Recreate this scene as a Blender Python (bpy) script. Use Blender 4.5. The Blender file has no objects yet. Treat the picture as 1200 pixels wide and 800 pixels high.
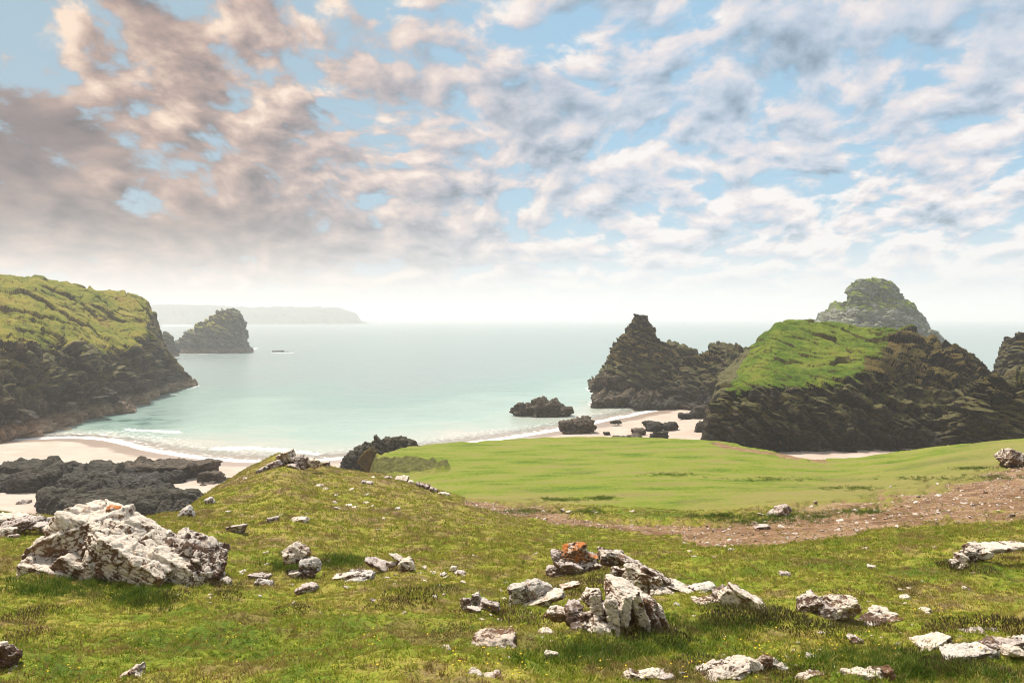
import bpy, bmesh, math, random
import numpy as np
from mathutils import Vector, Matrix, Euler

R = math.radians
SC = bpy.context.scene
COL = SC.collection
F, HZ, EYE = 940.0, 372.0, 42.0        # lens in units of a 1200 wide frame, horizon row, eye height over the sea

# ------------------------------------------------------------------ camera
cam_data = bpy.data.cameras.new('camera')
cam = bpy.data.objects.new('camera', cam_data)
COL.objects.link(cam)
cam.location = (0, 0, EYE)
cam.rotation_euler = (R(90), 0, 0)
cam_data.sensor_width = 36.0
cam_data.lens = F / 1200 * 36.0
cam_data.shift_y = -(400 - HZ) / 1200
cam_data.clip_start = 0.1
cam_data.clip_end = 60000
SC.camera = cam

# ------------------------------------------------------------------ light and exposure
SUN_AZ, SUN_EL = R(-42), R(60)          # azimuth from +Y towards +X
to_sun = Vector((math.sin(SUN_AZ) * math.cos(SUN_EL), math.cos(SUN_AZ) * math.cos(SUN_EL), math.sin(SUN_EL)))
sd = bpy.data.lights.new('sun', 'SUN')
sd.energy = 2.6
sd.angle = R(9)
sd.color = (1.0, 0.93, 0.83)
sun = bpy.data.objects.new('sun', sd)
COL.objects.link(sun)
sun.rotation_euler = (-to_sun).to_track_quat('-Z', 'Y').to_euler()
sun.location = to_sun * 300

SC.view_settings.view_transform = 'Standard'
SC.view_settings.look = 'None'
SC.view_settings.gamma = 1.0
SC.view_settings.use_curve_mapping = False
SC.view_settings.exposure = 1.24
cy = SC.cycles
cy.use_denoising = True
cy.filter_width = 1.0
try:
    cy.denoiser = 'OPENIMAGEDENOISE'
    cy.denoising_input_passes = 'RGB_ALBEDO_NORMAL'
except Exception:
    pass
cy.max_bounces = 5
cy.diffuse_bounces = 2
cy.glossy_bounces = 2
cy.transmission_bounces = 2
cy.volume_bounces = 1
cy.transparent_max_bounces = 8
cy.sample_clamp_indirect = 6.0
cy.caustics_reflective = False
cy.caustics_refractive = False


class NT:
    """Small helper round a node tree."""
    def __init__(s, tree):
        s.t = tree
        s.n = tree.nodes
        s.l = tree.links

    def node(s, kind, **kw):
        nd = s.n.new(kind)
        for k, v in kw.items():
            setattr(nd, k, v)
        return nd

    def put(s, sock, v):
        if isinstance(v, bpy.types.NodeSocket):
            s.l.new(v, sock)
        elif v is not None:
            sock.default_value = v

    def math(s, op, a, b=None, c=None, clamp=False):
        nd = s.node('ShaderNodeMath', operation=op, use_clamp=clamp)
        for i, v in enumerate((a, b, c)):
            if v is not None:
                s.put(nd.inputs[i], v)
        return nd.outputs[0]

    def vmath(s, op, a, b=None, out=0):
        nd = s.node('ShaderNodeVectorMath', operation=op)
        s.put(nd.inputs[0], a)
        if b is not None:
            s.put(nd.inputs[3 if op == 'SCALE' else 1], b)
        return nd.outputs[out]

    def noise(s, vec, scale, detail=4, rough=0.55, dist=0.0, lac=2.0, color=False, dim='3D'):
        nd = s.node('ShaderNodeTexNoise')
        nd.noise_dimensions = dim
        s.put(nd.inputs['Vector'], vec)
        s.put(nd.inputs['Scale'], scale)
        s.put(nd.inputs['Detail'], detail)
        s.put(nd.inputs['Roughness'], rough)
        s.put(nd.inputs['Lacunarity'], lac)
        s.put(nd.inputs['Distortion'], dist)
        return nd.outputs[1 if color else 0]

    def voro(s, vec, scale, feature='F1', out='Distance', rand=1.0):
        nd = s.node('ShaderNodeTexVoronoi', feature=feature)
        s.put(nd.inputs['Vector'], vec)
        s.put(nd.inputs['Scale'], scale)
        s.put(nd.inputs['Randomness'], rand)
        return nd.outputs[out]

    def ramp(s, fac, stops, interp='LINEAR'):
        nd = s.node('ShaderNodeValToRGB')
        nd.color_ramp.interpolation = interp
        e = nd.color_ramp.elements
        while len(e) < len(stops):
            e.new(0.5)
        for i, (p, c) in enumerate(stops):
            e[i].position = p
            e[i].color = (*c, 1) if len(c) == 3 else c
        s.put(nd.inputs[0], fac)
        return nd.outputs[0]

    def step(s, v, lo, hi):
        nd = s.node('ShaderNodeMapRange', interpolation_type='SMOOTHSTEP')
        s.put(nd.inputs[0], v)
        nd.inputs[1].default_value = lo
        nd.inputs[2].default_value = hi
        return nd.outputs[0]

    def mix(s, fac, a, b, blend='MIX'):
        nd = s.node('ShaderNodeMix', data_type='RGBA', blend_type=blend)
        s.put(nd.inputs[0], fac)
        s.put(nd.inputs[6], a if isinstance(a, bpy.types.NodeSocket) else ((*a, 1) if len(a) == 3 else a))
        s.put(nd.inputs[7], b if isinstance(b, bpy.types.NodeSocket) else ((*b, 1) if len(b) == 3 else b))
        return nd.outputs[2]

    def attr(s, name, out='Fac'):
        nd = s.node('ShaderNodeAttribute', attribute_name=name)
        return nd.outputs[out]

    def bump(s, h, strength=0.5, dist=0.1, normal=None):
        nd = s.node('ShaderNodeBump')
        nd.inputs['Strength'].default_value = strength
        nd.inputs['Distance'].default_value = dist
        s.put(nd.inputs['Height'], h)
        if normal is not None:
            s.put(nd.inputs['Normal'], normal)
        return nd.outputs[0]


# ------------------------------------------------------------------ sky: Nishita plus a cloud deck, in the world
def build_world():
    w = bpy.data.worlds.new('World')
    SC.world = w
    w.use_nodes = True
    t = NT(w.node_tree)
    t.n.clear()
    out = t.node('ShaderNodeOutputWorld')
    bg = t.node('ShaderNodeBackground')
    t.l.new(bg.outputs[0], out.inputs[0])
    sky = t.node('ShaderNodeTexSky', sky_type='NISHITA', sun_disc=False)
    sky.sun_elevation = SUN_EL
    sky.sun_rotation = SUN_AZ
    sky.altitude = 40
    sky.air_density = 1.0
    sky.dust_density = 1.4
    sky.ozone_density = 1.3
    tc = t.node('ShaderNodeTexCoord')
    d = tc.outputs['Generated']
    sep = t.node('ShaderNodeSeparateXYZ')
    t.l.new(d, sep.inputs[0])
    x, y, z = sep.outputs
    az = t.math('ARCTAN2', x, y)
    el = t.math('ARCSINE', z)
    zc = t.math('ADD', t.math('MAXIMUM', z, 0.0), 0.33)
    cx, cyy = t.math('DIVIDE', x, zc), t.math('DIVIDE', y, zc)
    comb = t.node('ShaderNodeCombineXYZ')
    t.l.new(cx, comb.inputs[0])
    t.l.new(t.math('MULTIPLY', cyy, 0.8), comb.inputs[1])
    comb.inputs[2].default_value = 3.7
    p = comb.outputs[0]
    # domain warp
    wv = t.noise(p, 1.9, 3, 0.5, color=True)
    wv = t.vmath('SUBTRACT', wv, (0.5, 0.5, 0.5))
    p = t.vmath('ADD', p, t.vmath('SCALE', wv, 0.20))

    def dens(q):
        a = t.noise(q, 8.6, 9, 0.55)
        b = t.noise(q, 3.6, 3, 0.5)
        c_ = t.noise(q, 0.8, 1, 0.5)
        return t.math('ADD', t.math('MULTIPLY', a, 0.95), t.math('ADD', t.math('MULTIPLY', b, 0.38), t.math('MULTIPLY', c_, 0.14)))
    d1 = dens(p)
    d2 = dens(t.vmath('ADD', p, (-0.022, -0.042, 0.015)))

    def blob(px, py, rx, ry):
        a0 = math.atan2(px - 600, F)
        e0 = math.atan2((HZ - py) / F, math.hypot(1, (px - 600) / F))
        u = t.math('DIVIDE', t.math('SUBTRACT', az, a0), rx / F)
        v = t.math('DIVIDE', t.math('SUBTRACT', el, e0), ry / F)
        r2 = t.math('ADD', t.math('MULTIPLY', u, u), t.math('MULTIPLY', v, v))
        return t.math('EXPONENT', t.math('MULTIPLY', r2, -1.0))

    def total(items):
        acc = None
        for (px, py, rx, ry, k) in items:
            v = t.math('MULTIPLY', blob(px, py, rx, ry), k)
            acc = v if acc is None else t.math('ADD', acc, v)
        return acc
    cover = total([(25, 150, 70, 50, .22), (230, 272, 300, 34, .14), (250, 60, 150, 80, .01), (430, 150, 220, 90, .03), (700, 150, 180, 60, .05), (1000, 130, 220, 90, .04),
                   (40, 70, 60, 50, -.16), (140, 130, 110, 60, -.025), (330, 100, 60, 60, -.07), (345, 30, 40, 40, -.12), (640, 40, 90, 60, -.10), (880, 40, 60, 60, -.05), (1060, 60, 60, 60, -.07),
                    (1000, 100, 120, 70, .04), (1140, 90, 60, 60, .05), (1000, 200, 260, 40, -.05), (120, 120, 40, 30, -.08)])
    dark = total([(15, 155, 80, 60, .66), (250, 272, 300, 36, .36), (480, 70, 140, 80, .12), (240, 195, 90, 30, .30), (1120, 5, 220, 40, .25),
                  (990, 120, 110, 70, .10), (700, 125, 120, 30, .22), (160, 20, 60, 30, .15), (1100, 270, 260, 60, -.3), (820, 300, 300, 40, -.15)])
    low = t.step(el, R(15), R(3.0))                       # the deck closes up towards the horizon
    dd = t.math('ADD', d1, t.math('MULTIPLY', cover, 0.75))
    dd = t.math('ADD', dd, t.math('ADD', t.math('MULTIPLY', low, 0.04), 0.028))
    mask = t.step(dd, 0.66, 0.79)
    thick = t.step(dd, 0.73, 1.05)
    relief = t.math('MULTIPLY', t.math('SUBTRACT', d1, d2), 2.9)
    shade = t.math('SUBTRACT', t.math('ADD', 0.66, relief), t.math('MULTIPLY', thick, 0.42))
    shade = t.math('MULTIPLY', shade, t.math('SUBTRACT', 1.0, t.math('MINIMUM', t.math('MULTIPLY', dark, 1.25), 0.75)), clamp=True)
    west = t.step(az, R(12), R(-24))                      # warm cloud on the sun's side, cool on the other
    warm = t.ramp(shade, [(0.0, (.048, .044, .052)), (0.25, (.110, .088, .088)), (0.52, (.190, .138, .122)), (0.78, (.300, .226, .186)), (1.0, (.40, .315, .25))])
    cool = t.ramp(shade, [(0.0, (.075, .115, .155)), (0.25, (.140, .190, .245)), (0.52, (.230, .265, .315)), (0.78, (.335, .315, .325)), (1.0, (.395, .38, .375))])
    cloud = t.mix(west, cool, warm)
    # a milky layer just above the sea
    hz = t.math('POWER', t.step(el, R(9.0), R(0.0)), 1.7)
    milk = t.mix(west, (.362, .368, .374), (.368, .336, .318))
    skyc = t.vmath('SCALE', sky.outputs[0], WORLD_K)
    blue = t.mix(0.8, skyc, (.125, .235, .315))
    blue = t.mix(t.math('MULTIPLY', west, 0.75), blue, (.145, .20, .235))
    c = t.mix(mask, blue, cloud)
    c = t.mix(t.math('MULTIPLY', hz, 0.93), c, milk)
    t.l.new(c, bg.inputs[0])
    bg.inputs[1].default_value = 1.0
    return w


WORLD_K = 0.07
build_world()

# ------------------------------------------------------------------ numpy noise
M32 = np.uint32


def _hash(ix, iy, iz, seed):
    h = (ix.astype(np.int64).astype(M32) * M32(374761393)) ^ (iy.astype(np.int64).astype(M32) * M32(668265263)) ^ (iz.astype(np.int64).astype(M32) * M32(2147483647 & 0x9E3779B1))
    h = h ^ M32((seed * 2654435761) & 0xFFFFFFFF)
    h = (h ^ (h >> M32(15))) * M32(2246822519)
    h = (h ^ (h >> M32(13))) * M32(3266489917)
    return h ^ (h >> M32(16))


def perlin(p, seed=0):
    p = np.asarray(p, np.float32)
    i = np.floor(p)
    f = p - i
    u = f * f * f * (f * (f * 6 - 15) + 10)
    ii = i.astype(np.int32)
    tot = np.zeros(len(p), np.float32)
    for dx in (0, 1):
        for dy in (0, 1):
            for dz in (0, 1):
                h = _hash(ii[:, 0] + dx, ii[:, 1] + dy, ii[:, 2] + dz, seed)
                gx = (h & M32(1023)).astype(np.float32) / 511.5 - 1
                gy = ((h >> M32(10)) & M32(1023)).astype(np.float32) / 511.5 - 1
                gz = ((h >> M32(20)) & M32(1023)).astype(np.float32) / 511.5 - 1
                g = gx * (f[:, 0] - dx) + gy * (f[:, 1] - dy) + gz * (f[:, 2] - dz)
                wx = u[:, 0] if dx else 1 - u[:, 0]
                wy = u[:, 1] if dy else 1 - u[:, 1]
                wz = u[:, 2] if dz else 1 - u[:, 2]
                tot += g * wx * wy * wz
    return tot * 1.25


def fbm(p, octaves=5, seed=0, gain=0.5, ridged=False):
    p = np.asarray(p, np.float32)
    a, tot, s = 1.0, 0, 0.0
    for o in range(octaves):
        n = perlin(p * (2.03 ** o) + 17.3 * o, seed + o * 7)
        if ridged:
            n = 1 - 2 * np.abs(n)
        tot = tot + a * n
        s += a
        a *= gain
    return tot / s


def fbm2(x, y, scale, octaves=4, seed=0, gain=0.5, ridged=False):
    p = np.stack([np.ravel(x) / scale, np.ravel(y) / scale, np.full(np.size(x), 0.37)], 1)
    return fbm(p, octaves, seed, gain, ridged).reshape(np.shape(x))


def cells(p, seed=0):
    """3D Voronoi: (random value of the nearest cell, tilted facet height, distance to the cell border)."""
    p = np.asarray(p, np.float32)
    i = np.floor(p).astype(np.int32)
    n = len(p)
    b1 = np.full(n, 9e9, np.float32)
    b2 = np.full(n, 9e9, np.float32)
    val = np.zeros(n, np.float32)
    tilt = np.zeros(n, np.float32)
    for dx in (-1, 0, 1):
        for dy in (-1, 0, 1):
            for dz in (-1, 0, 1):
                cx, cy_, cz = i[:, 0] + dx, i[:, 1] + dy, i[:, 2] + dz
                h = _hash(cx, cy_, cz, seed)
                h2 = _hash(cx, cy_, cz, seed + 101)
                ox = cx + (h & M32(1023)).astype(np.float32) / 1023
                oy = cy_ + ((h >> M32(10)) & M32(1023)).astype(np.float32) / 1023
                oz = cz + ((h >> M32(20)) & M32(1023)).astype(np.float32) / 1023
                ex, ey, ez = p[:, 0] - ox, p[:, 1] - oy, p[:, 2] - oz
                d = ex * ex + ey * ey + ez * ez
                tx = (h2 & M32(255)).astype(np.float32) / 127.5 - 1
                ty = ((h2 >> M32(8)) & M32(255)).astype(np.float32) / 127.5 - 1
                tz = ((h2 >> M32(16)) & M32(255)).astype(np.float32) / 127.5 - 1
                v = ((h2 >> M32(24)) & M32(255)).astype(np.float32) / 127.5 - 1
                near = d < b1
                b2 = np.where(near, b1, np.minimum(b2, d))
                val = np.where(near, v, val)
                tilt = np.where(near, tx * ex + ty * ey + tz * ez, tilt)
                b1 = np.where(near, d, b1)
    return val, tilt, np.sqrt(b2) - np.sqrt(b1)


def sstep(x, a, b):
    t = np.clip((x - a) / (b - a), 0, 1)
    return t * t * (3 - 2 * t)


# ------------------------------------------------------------------ mesh helpers
def pt(px, py, d):
    return np.array([(px - 600) / F * d, d, EYE - (py - HZ) / F * d])


def new_mesh(name, V, Q, mat=None, smooth=True, attrs=None):
    V = np.ascontiguousarray(V, np.float32)
    Q = np.ascontiguousarray(Q, np.int32)
    k = Q.shape[1]
    me = bpy.data.meshes.new(name)
    me.vertices.add(len(V))
    me.vertices.foreach_set('co', V.ravel())
    me.loops.add(Q.size)
    me.loops.foreach_set('vertex_index', Q.ravel())
    me.polygons.add(len(Q))
    me.polygons.foreach_set('loop_start', np.arange(0, Q.size, k, dtype=np.int32))
    me.polygons.foreach_set('loop_total', np.full(len(Q), k, np.int32))
    me.update(calc_edges=True)
    me.polygons.foreach_set('use_smooth', np.full(len(Q), smooth, bool))
    for an, av in (attrs or {}).items():
        a = me.attributes.new(an, 'FLOAT', 'POINT')
        a.data.foreach_set('value', np.ascontiguousarray(av, np.float32).ravel())
    if mat:
        me.materials.append(mat)
    me.validate()
    return me


def compress(V, Q, keep, attrs=None):
    Qk = Q[keep]
    used, inv = np.unique(Qk, return_inverse=True)
    return V[used], inv.reshape(Qk.shape), {k: v[used] for k, v in (attrs or {}).items()}


def link(name, me, parent=None, loc=None):
    o = bpy.data.objects.new(name, me)
    COL.objects.link(o)
    if parent:
        o.parent = parent
    if loc is not None:
        o.location = loc
    return o


def tag(o, label=None, cat=None, group=None, kind=None):
    for k, v in (('label', label), ('category', cat), ('group', group), ('kind', kind)):
        if v:
            o[k] = v
    return o


def struct(name, V, Q, mat, attrs=None, kind='structure', label=None):
    o = link(name, new_mesh(name, V, Q, mat, True, attrs))
    o['kind'] = kind
    if label:
        o['label'] = label
    return o


def biggest(Q, m, nv):
    """Of the faces in mask m keep those of the largest connected patch (and any patch over a sixth of it)."""
    idx = np.flatnonzero(m)
    if len(idx) < 8:
        return m
    fl = np.arange(len(idx))
    q = Q[idx]
    for _ in range(400):
        vl = np.full(nv, len(idx) + 1)
        for k in range(q.shape[1]):
            np.minimum.at(vl, q[:, k], fl)
        new = vl[q].min(1)
        new = np.minimum(new, new[np.minimum(new, len(idx) - 1)])
        if (new == fl).all():
            break
        fl = new
    cnt = np.bincount(fl, minlength=len(idx))
    out = np.zeros(len(Q), bool)
    out[idx[cnt[fl] == cnt.max()]] = True
    return out


def solid(name, V, Q, mat, label, cat, group=None, caps=None, attrs=None):
    """A thing from world-space faces: origin at its base; caps = [(part name, face mask, material, label)] split off as child parts."""
    base = np.array([V[:, 0].mean(), V[:, 1].mean(), V[:, 2].min()])
    Vl = V - base
    keep = np.ones(len(Q), bool)
    caps = [(c_[0], biggest(Q, c_[1], len(V)), *c_[2:]) for c_ in (caps or [])]
    for (_, m, *_r) in (caps or []):
        keep &= ~m
    v, q, a = compress(Vl, Q, keep, attrs)
    root = link(name, new_mesh(name, v, q, mat, True, a), None, base)
    tag(root, label, cat, group)
    for (pn, m, pm, *pl) in (caps or []):
        if m.sum() < 4:
            continue
        v, q, a = compress(Vl, Q, m, attrs)
        c = link(pn, new_mesh(pn, v, q, pm, True, a), root)
        if pl and pl[0]:
            c['label'] = pl[0]
    return root


def vnormals(V, Q):
    a, b, c = V[Q[:, 0]], V[Q[:, 1]], V[Q[:, 2]]
    d = V[Q[:, -1]]
    fn = np.cross(c - a, d - b) if Q.shape[1] == 4 else np.cross(b - a, c - a)
    N = np.zeros_like(V)
    for k in range(Q.shape[1]):
        for j in range(3):
            N[:, j] += np.bincount(Q[:, k], fn[:, j], len(V))
    return N / (np.linalg.norm(N, axis=1, keepdims=True) + 1e-12), fn / (np.linalg.norm(fn, axis=1, keepdims=True) + 1e-12)


def grid_quads(nr, nc, wrap=False):
    r = np.arange(nr - 1)[:, None]
    c = np.arange(nc if wrap else nc - 1)[None]
    c2 = (c + 1) % nc
    return np.stack([r * nc + c, r * nc + c2, (r + 1) * nc + c2, (r + 1) * nc + c], -1).reshape(-1, 4)


def pchip(t, v, s):
    """Monotone cubic through (t, v) for every row of (n, K) arrays, read at the (n, m) or (m,) places s."""
    t, v = np.atleast_2d(t).astype(float), np.atleast_2d(v).astype(float)
    t = np.broadcast_to(t, v.shape)
    n, K = v.shape
    s = np.broadcast_to(np.asarray(s, float), (n, np.shape(s)[-1]))
    h = np.maximum(np.diff(t, axis=1), 1e-9)
    dl = np.diff(v, axis=1) / h
    m = np.zeros_like(v)
    if K > 2:
        a, b = dl[:, :-1], dl[:, 1:]
        w1, w2 = 2 * h[:, 1:] + h[:, :-1], h[:, 1:] + 2 * h[:, :-1]
        ok = a * b > 0
        with np.errstate(divide='ignore', invalid='ignore'):
            hm = (w1 + w2) / (w1 / a + w2 / b)
        m[:, 1:-1] = np.where(ok, hm, 0)
    m[:, 0], m[:, -1] = dl[:, 0], dl[:, -1]
    idx = np.zeros(s.shape, int)
    for k in range(1, K - 1):
        idx += s >= t[:, k:k + 1]
    g = lambda arr: np.take_along_axis(arr, idx, 1)
    hh = g(h)
    x = np.clip((s - g(t[:, :-1])) / hh, 0, 1)
    y0, y1, m0, m1 = g(v[:, :-1]), g(v[:, 1:]), g(m[:, :-1]), g(m[:, 1:])
    return y0 * (1 + 2 * x) * (1 - x) ** 2 + y1 * x * x * (3 - 2 * x) + hh * (m0 * x * (1 - x) ** 2 + m1 * x * x * (x - 1))


def profile_surface(cols, pxs, nrow, lin=0.0, weight=None):
    """cols: {px: [(d, py), ...]} with the same count of matching points; returns grids X, Y, Z (len(pxs), nrow)."""
    keys = sorted(cols)
    K = len(cols[keys[0]])
    kx = np.array(keys, float)
    ctl_d = np.array([[math.log(c[0]) for c in cols[k]] for k in keys]).T      # (K, nk)
    ctl_z = np.array([[EYE - (c[1] - HZ) / F * c[0] for c in cols[k]] for k in keys]).T
    D = np.exp(pchip(np.broadcast_to(kx, ctl_d.shape), ctl_d, pxs)).T            # (n, K)
    Z = pchip(np.broadcast_to(kx, ctl_z.shape), ctl_z, pxs).T
    if weight is None:
        seg = np.hypot(np.diff(D, axis=1), np.diff(Z, axis=1)) + 1e-3
    else:
        seg = np.abs(np.diff(np.log(D), axis=1)) * 100 + np.abs(np.diff(Z, axis=1)) * weight + 1e-4
    t = np.concatenate([np.zeros((len(pxs), 1)), np.cumsum(seg, 1)], 1)
    t /= t[:, -1:]
    tm = t.mean(0)                                                             # same stations on all columns
    s = np.linspace(0, 1, nrow)
    # map the common stations to each column's own knots
    s_loc = np.stack([np.interp(s, tm, t[i]) for i in range(len(pxs))])
    Yg, Zg = pchip(t, D, s_loc), pchip(t, Z, s_loc)
    Xg = (np.asarray(pxs)[:, None] - 600) / F * Yg
    return Xg, Yg, Zg, np.interp(s, tm, np.arange(K))
# ------------------------------------------------------------------ materials
def material(name):
    m = bpy.data.materials.new(name)
    m.use_nodes = True
    t = NT(m.node_tree)
    t.n.clear()
    out = t.node('ShaderNodeOutputMaterial')
    b = t.node('ShaderNodeBsdfPrincipled')
    t.l.new(b.outputs[0], out.inputs[0])
    b.inputs['Roughness'].default_value = 0.85
    b.inputs['Specular IOR Level'].default_value = 0.25
    return m, t, b, out


def world_pos(t):
    return t.node('ShaderNodeNewGeometry').outputs['Position']


def turf_color(t, pos, dry=None):
    """Short cliff-top turf: green, yellow-green, straw and brown patches."""
    big = t.noise(pos, 0.16, 4, 0.6)
    mid = t.noise(pos, 0.9, 5, 0.62)
    fine = t.noise(pos, 11.0, 4, 0.8)
    v = t.math('ADD', t.math('MULTIPLY', big, 0.45), t.math('ADD', t.math('MULTIPLY', mid, 0.45), t.math('MULTIPLY', fine, 0.30)))
    if dry is not None:
        v = t.math('ADD', v, dry)
    v = t.math('ADD', 0.5, t.math('MULTIPLY', t.math('SUBTRACT', v, 0.575), 1.45))
    c = t.ramp(v, [(0.34, (.090, .145, .014)), (0.43, (.185, .240, .022)), (0.51, (.280, .295, .034)), (0.59, (.360, .310, .060)),
                      (0.67, (.330, .255, .095)), (0.78, (.235, .150, .080))])
    dead = t.step(t.math('ADD', t.math('MULTIPLY', t.noise(pos, 0.45, 5, 0.68), 0.7), t.math('MULTIPLY', t.noise(pos, 2.6, 4, 0.7), 0.35)), 0.53, 0.62)
    return t.mix(t.math('MULTIPLY', dead, 0.6), c, (.175, .118, .058))


def m_turf():
    m, t, b, _ = material('turf')
    pos = world_pos(t)
    path, mead, bank = t.attr('path'), t.attr('meadow'), t.attr('bank')
    near = turf_color(t, pos, t.math('MULTIPLY', t.attr('dry'), 0.2))
    near = t.mix(0.10, near, (.060, .055, .018))          # thatch under the blades
    # grazed meadow: smoother and yellower, with long faint bands
    sep = t.node('ShaderNodeMapping')
    t.l.new(pos, sep.inputs[0])
    sep.inputs['Scale'].default_value = (0.07, 0.14, 0.1)
    sep.inputs['Rotation'].default_value = (0, 0, R(-8))
    band = t.noise(sep.outputs[0], 1.4, 5, 0.6)
    spk = t.noise(pos, 2.3, 5, 0.75)
    mv = t.math('ADD', t.math('MULTIPLY', band, 0.58), t.math('MULTIPLY', spk, 0.46))
    mv = t.math('ADD', 0.52, t.math('MULTIPLY', t.math('SUBTRACT', mv, 0.52), 1.5))
    mc = t.ramp(mv, [(0.36, (.085, .145, .013)), (0.46, (.160, .215, .019)), (0.54, (.215, .248, .034)), (0.64, (.245, .225, .065)), (0.76, (.24, .185, .08))])
    wn = t.math('ADD', t.attr('worn'), t.math('MULTIPLY', t.math('SUBTRACT', t.noise(pos, 0.35, 5, 0.7), 0.5), 1.6))
    mc = t.mix(t.math('MULTIPLY', t.step(wn, 0.35, 0.95), 0.6), mc, (.275, .225, .080))
    pt_ = t.step(t.math('ADD', t.math('MULTIPLY', t.noise(pos, 0.12, 6, 0.72), 0.8), t.math('MULTIPLY', spk, 0.25)), 0.55, 0.66)
    mc = t.mix(t.math('MULTIPLY', pt_, 0.5), mc, (.20, .175, .06))
    c = t.mix(mead, near, mc)
    bk = t.ramp(t.noise(pos, 1.3, 6, 0.75), [(0.33, (.045, .045, .016)), (0.5, (.105, .105, .032)), (0.68, (.185, .175, .055))])
    c = t.mix(t.step(t.math('ADD', bank, t.math('MULTIPLY', t.math('SUBTRACT', t.noise(pos, 0.6, 4, 0.7), 0.5), 0.8)), 0.38, 0.58), c, bk)
    sn = t.math('ADD', t.math('MULTIPLY', t.noise(pos, 0.42, 7, 0.78), 0.72), t.math('MULTIPLY', t.noise(pos, 4.5, 5, 0.8), 0.30))
    sn = t.math('ADD', 0.5, t.math('MULTIPLY', t.math('SUBTRACT', sn, 0.51), 1.7))
    soil = t.ramp(sn, [(0.24, (.070, .038, .020)), (0.44, (.215, .122, .064)), (0.60, (.33, .21, .12)), (0.80, (.46, .34, .23))])
    pm = t.math('ADD', path, t.math('MULTIPLY', t.math('SUBTRACT', t.noise(pos, 1.1, 5, 0.75), 0.5), 1.2))
    c = t.mix(t.step(pm, 0.40, 0.68), c, soil)
    t.l.new(c, b.inputs['Base Color'])
    h = t.math('ADD', t.noise(pos, 5.0, 5, 0.7), t.math('MULTIPLY', t.noise(pos, 1.1, 3, 0.6), 1.6))
    t.l.new(t.bump(h, 0.75, 0.22), b.inputs['Normal'])
    b.inputs['Specular IOR Level'].default_value = 0.1
    return m


def m_sand():
    m, t, b, _ = material('sand')
    pos = world_pos(t)
    wet = t.attr('wet')
    n = t.noise(pos, 0.12, 5, 0.6)
    c = t.ramp(n, [(0.3, (.44, .34, .27)), (0.7, (.56, .455, .375))])
    w = t.math('ADD', wet, t.math('MULTIPLY', t.math('SUBTRACT', t.noise(pos, 0.09, 4, 0.6), 0.5), 0.8))
    ws = t.step(w, 0.35, 0.62)
    c = t.mix(t.math('MULTIPLY', ws, 0.55), c, (.30, .225, .175))
    t.l.new(c, b.inputs['Base Color'])
    b.inputs['Specular IOR Level'].default_value = 0.4
    t.l.new(t.math('SUBTRACT', 0.9, t.math('MULTIPLY', ws, 0.62)), b.inputs['Roughness'])
    t.l.new(t.bump(t.noise(pos, 0.6, 6, 0.7), 0.25, 0.1), b.inputs['Normal'])
    return m


def m_sea():
    m, t, b, out = material('sea_water')
    pos = world_pos(t)
    dep, foam = t.attr('depth'), t.attr('foam')
    pat = t.noise(pos, 0.02, 5, 0.65)
    dv = t.math('ADD', dep, t.math('MULTIPLY', t.math('SUBTRACT', pat, 0.5), 5.5))
    c = t.ramp(t.math('DIVIDE', dv, 14.0), [(0.0, (.52, .49, .42)), (0.05, (.44, .47, .40)), (0.16, (.33, .44, .38)), (0.36, (.235, .345, .305)), (0.65, (.245, .315, .298)), (1.0, (.265, .31, .305))])  # deep-water stops lightened to put the distant haze into the sea colour
    rocky = t.attr('weed')
    c = t.mix(t.math('MULTIPLY', rocky, t.step(t.noise(pos, 0.09, 4, 0.65), 0.42, 0.66)), c, (.02, .10, .075))
    lace = t.voro(t.vmath('ADD', pos, t.vmath('SCALE', t.noise(pos, 0.25, 3, 0.6, color=True), 4.0)), 0.32, 'DISTANCE_TO_EDGE')
    lacem = t.step(lace, 0.17, 0.03)
    fm = t.math('ADD', foam, t.math('MULTIPLY', t.math('SUBTRACT', t.noise(pos, 0.35, 5, 0.75), 0.5), 0.85))
    f1 = t.step(fm, 0.56, 0.80)
    f2 = t.math('MULTIPLY', t.step(fm, 0.22, 0.5), t.math('MULTIPLY', lacem, 0.75))
    f = t.math('MAXIMUM', f1, f2, clamp=True)
    c = t.mix(f, c, (.80, .80, .78))
    t.l.new(c, b.inputs['Base Color'])
    t.l.new(t.math('ADD', 0.27, t.math('MULTIPLY', f, 0.5)), b.inputs['Roughness'])
    b.inputs['IOR'].default_value = 1.333
    b.inputs['Specular IOR Level'].default_value = 0.5
    mp = t.node('ShaderNodeMapping')
    t.l.new(pos, mp.inputs[0])
    mp.inputs['Scale'].default_value = (0.16, 0.42, 0.3)
    mp.inputs['Rotation'].default_value = (0, 0, R(6))
    w1 = t.noise(mp.outputs[0], 1.0, 6, 0.62, 0.4)
    w2 = t.noise(mp.outputs[0], 0.17, 4, 0.55, 0.5)
    h = t.math('ADD', t.math('MULTIPLY', w1, 0.7), t.math('MULTIPLY', w2, 2.6))
    t.l.new(t.bump(h, 0.75, 0.8), b.inputs['Normal'])
    tr = t.node('ShaderNodeBsdfTransparent')
    ms = t.node('ShaderNodeMixShader')
    thin = t.math('MAXIMUM', t.step(dep, -0.02, 0.75), f)
    t.l.new(thin, ms.inputs[0])
    t.l.new(tr.outputs[0], ms.inputs[1])
    t.l.new(b.outputs[0], ms.inputs[2])
    t.l.new(ms.outputs[0], out.inputs[0])
    return m


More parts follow.
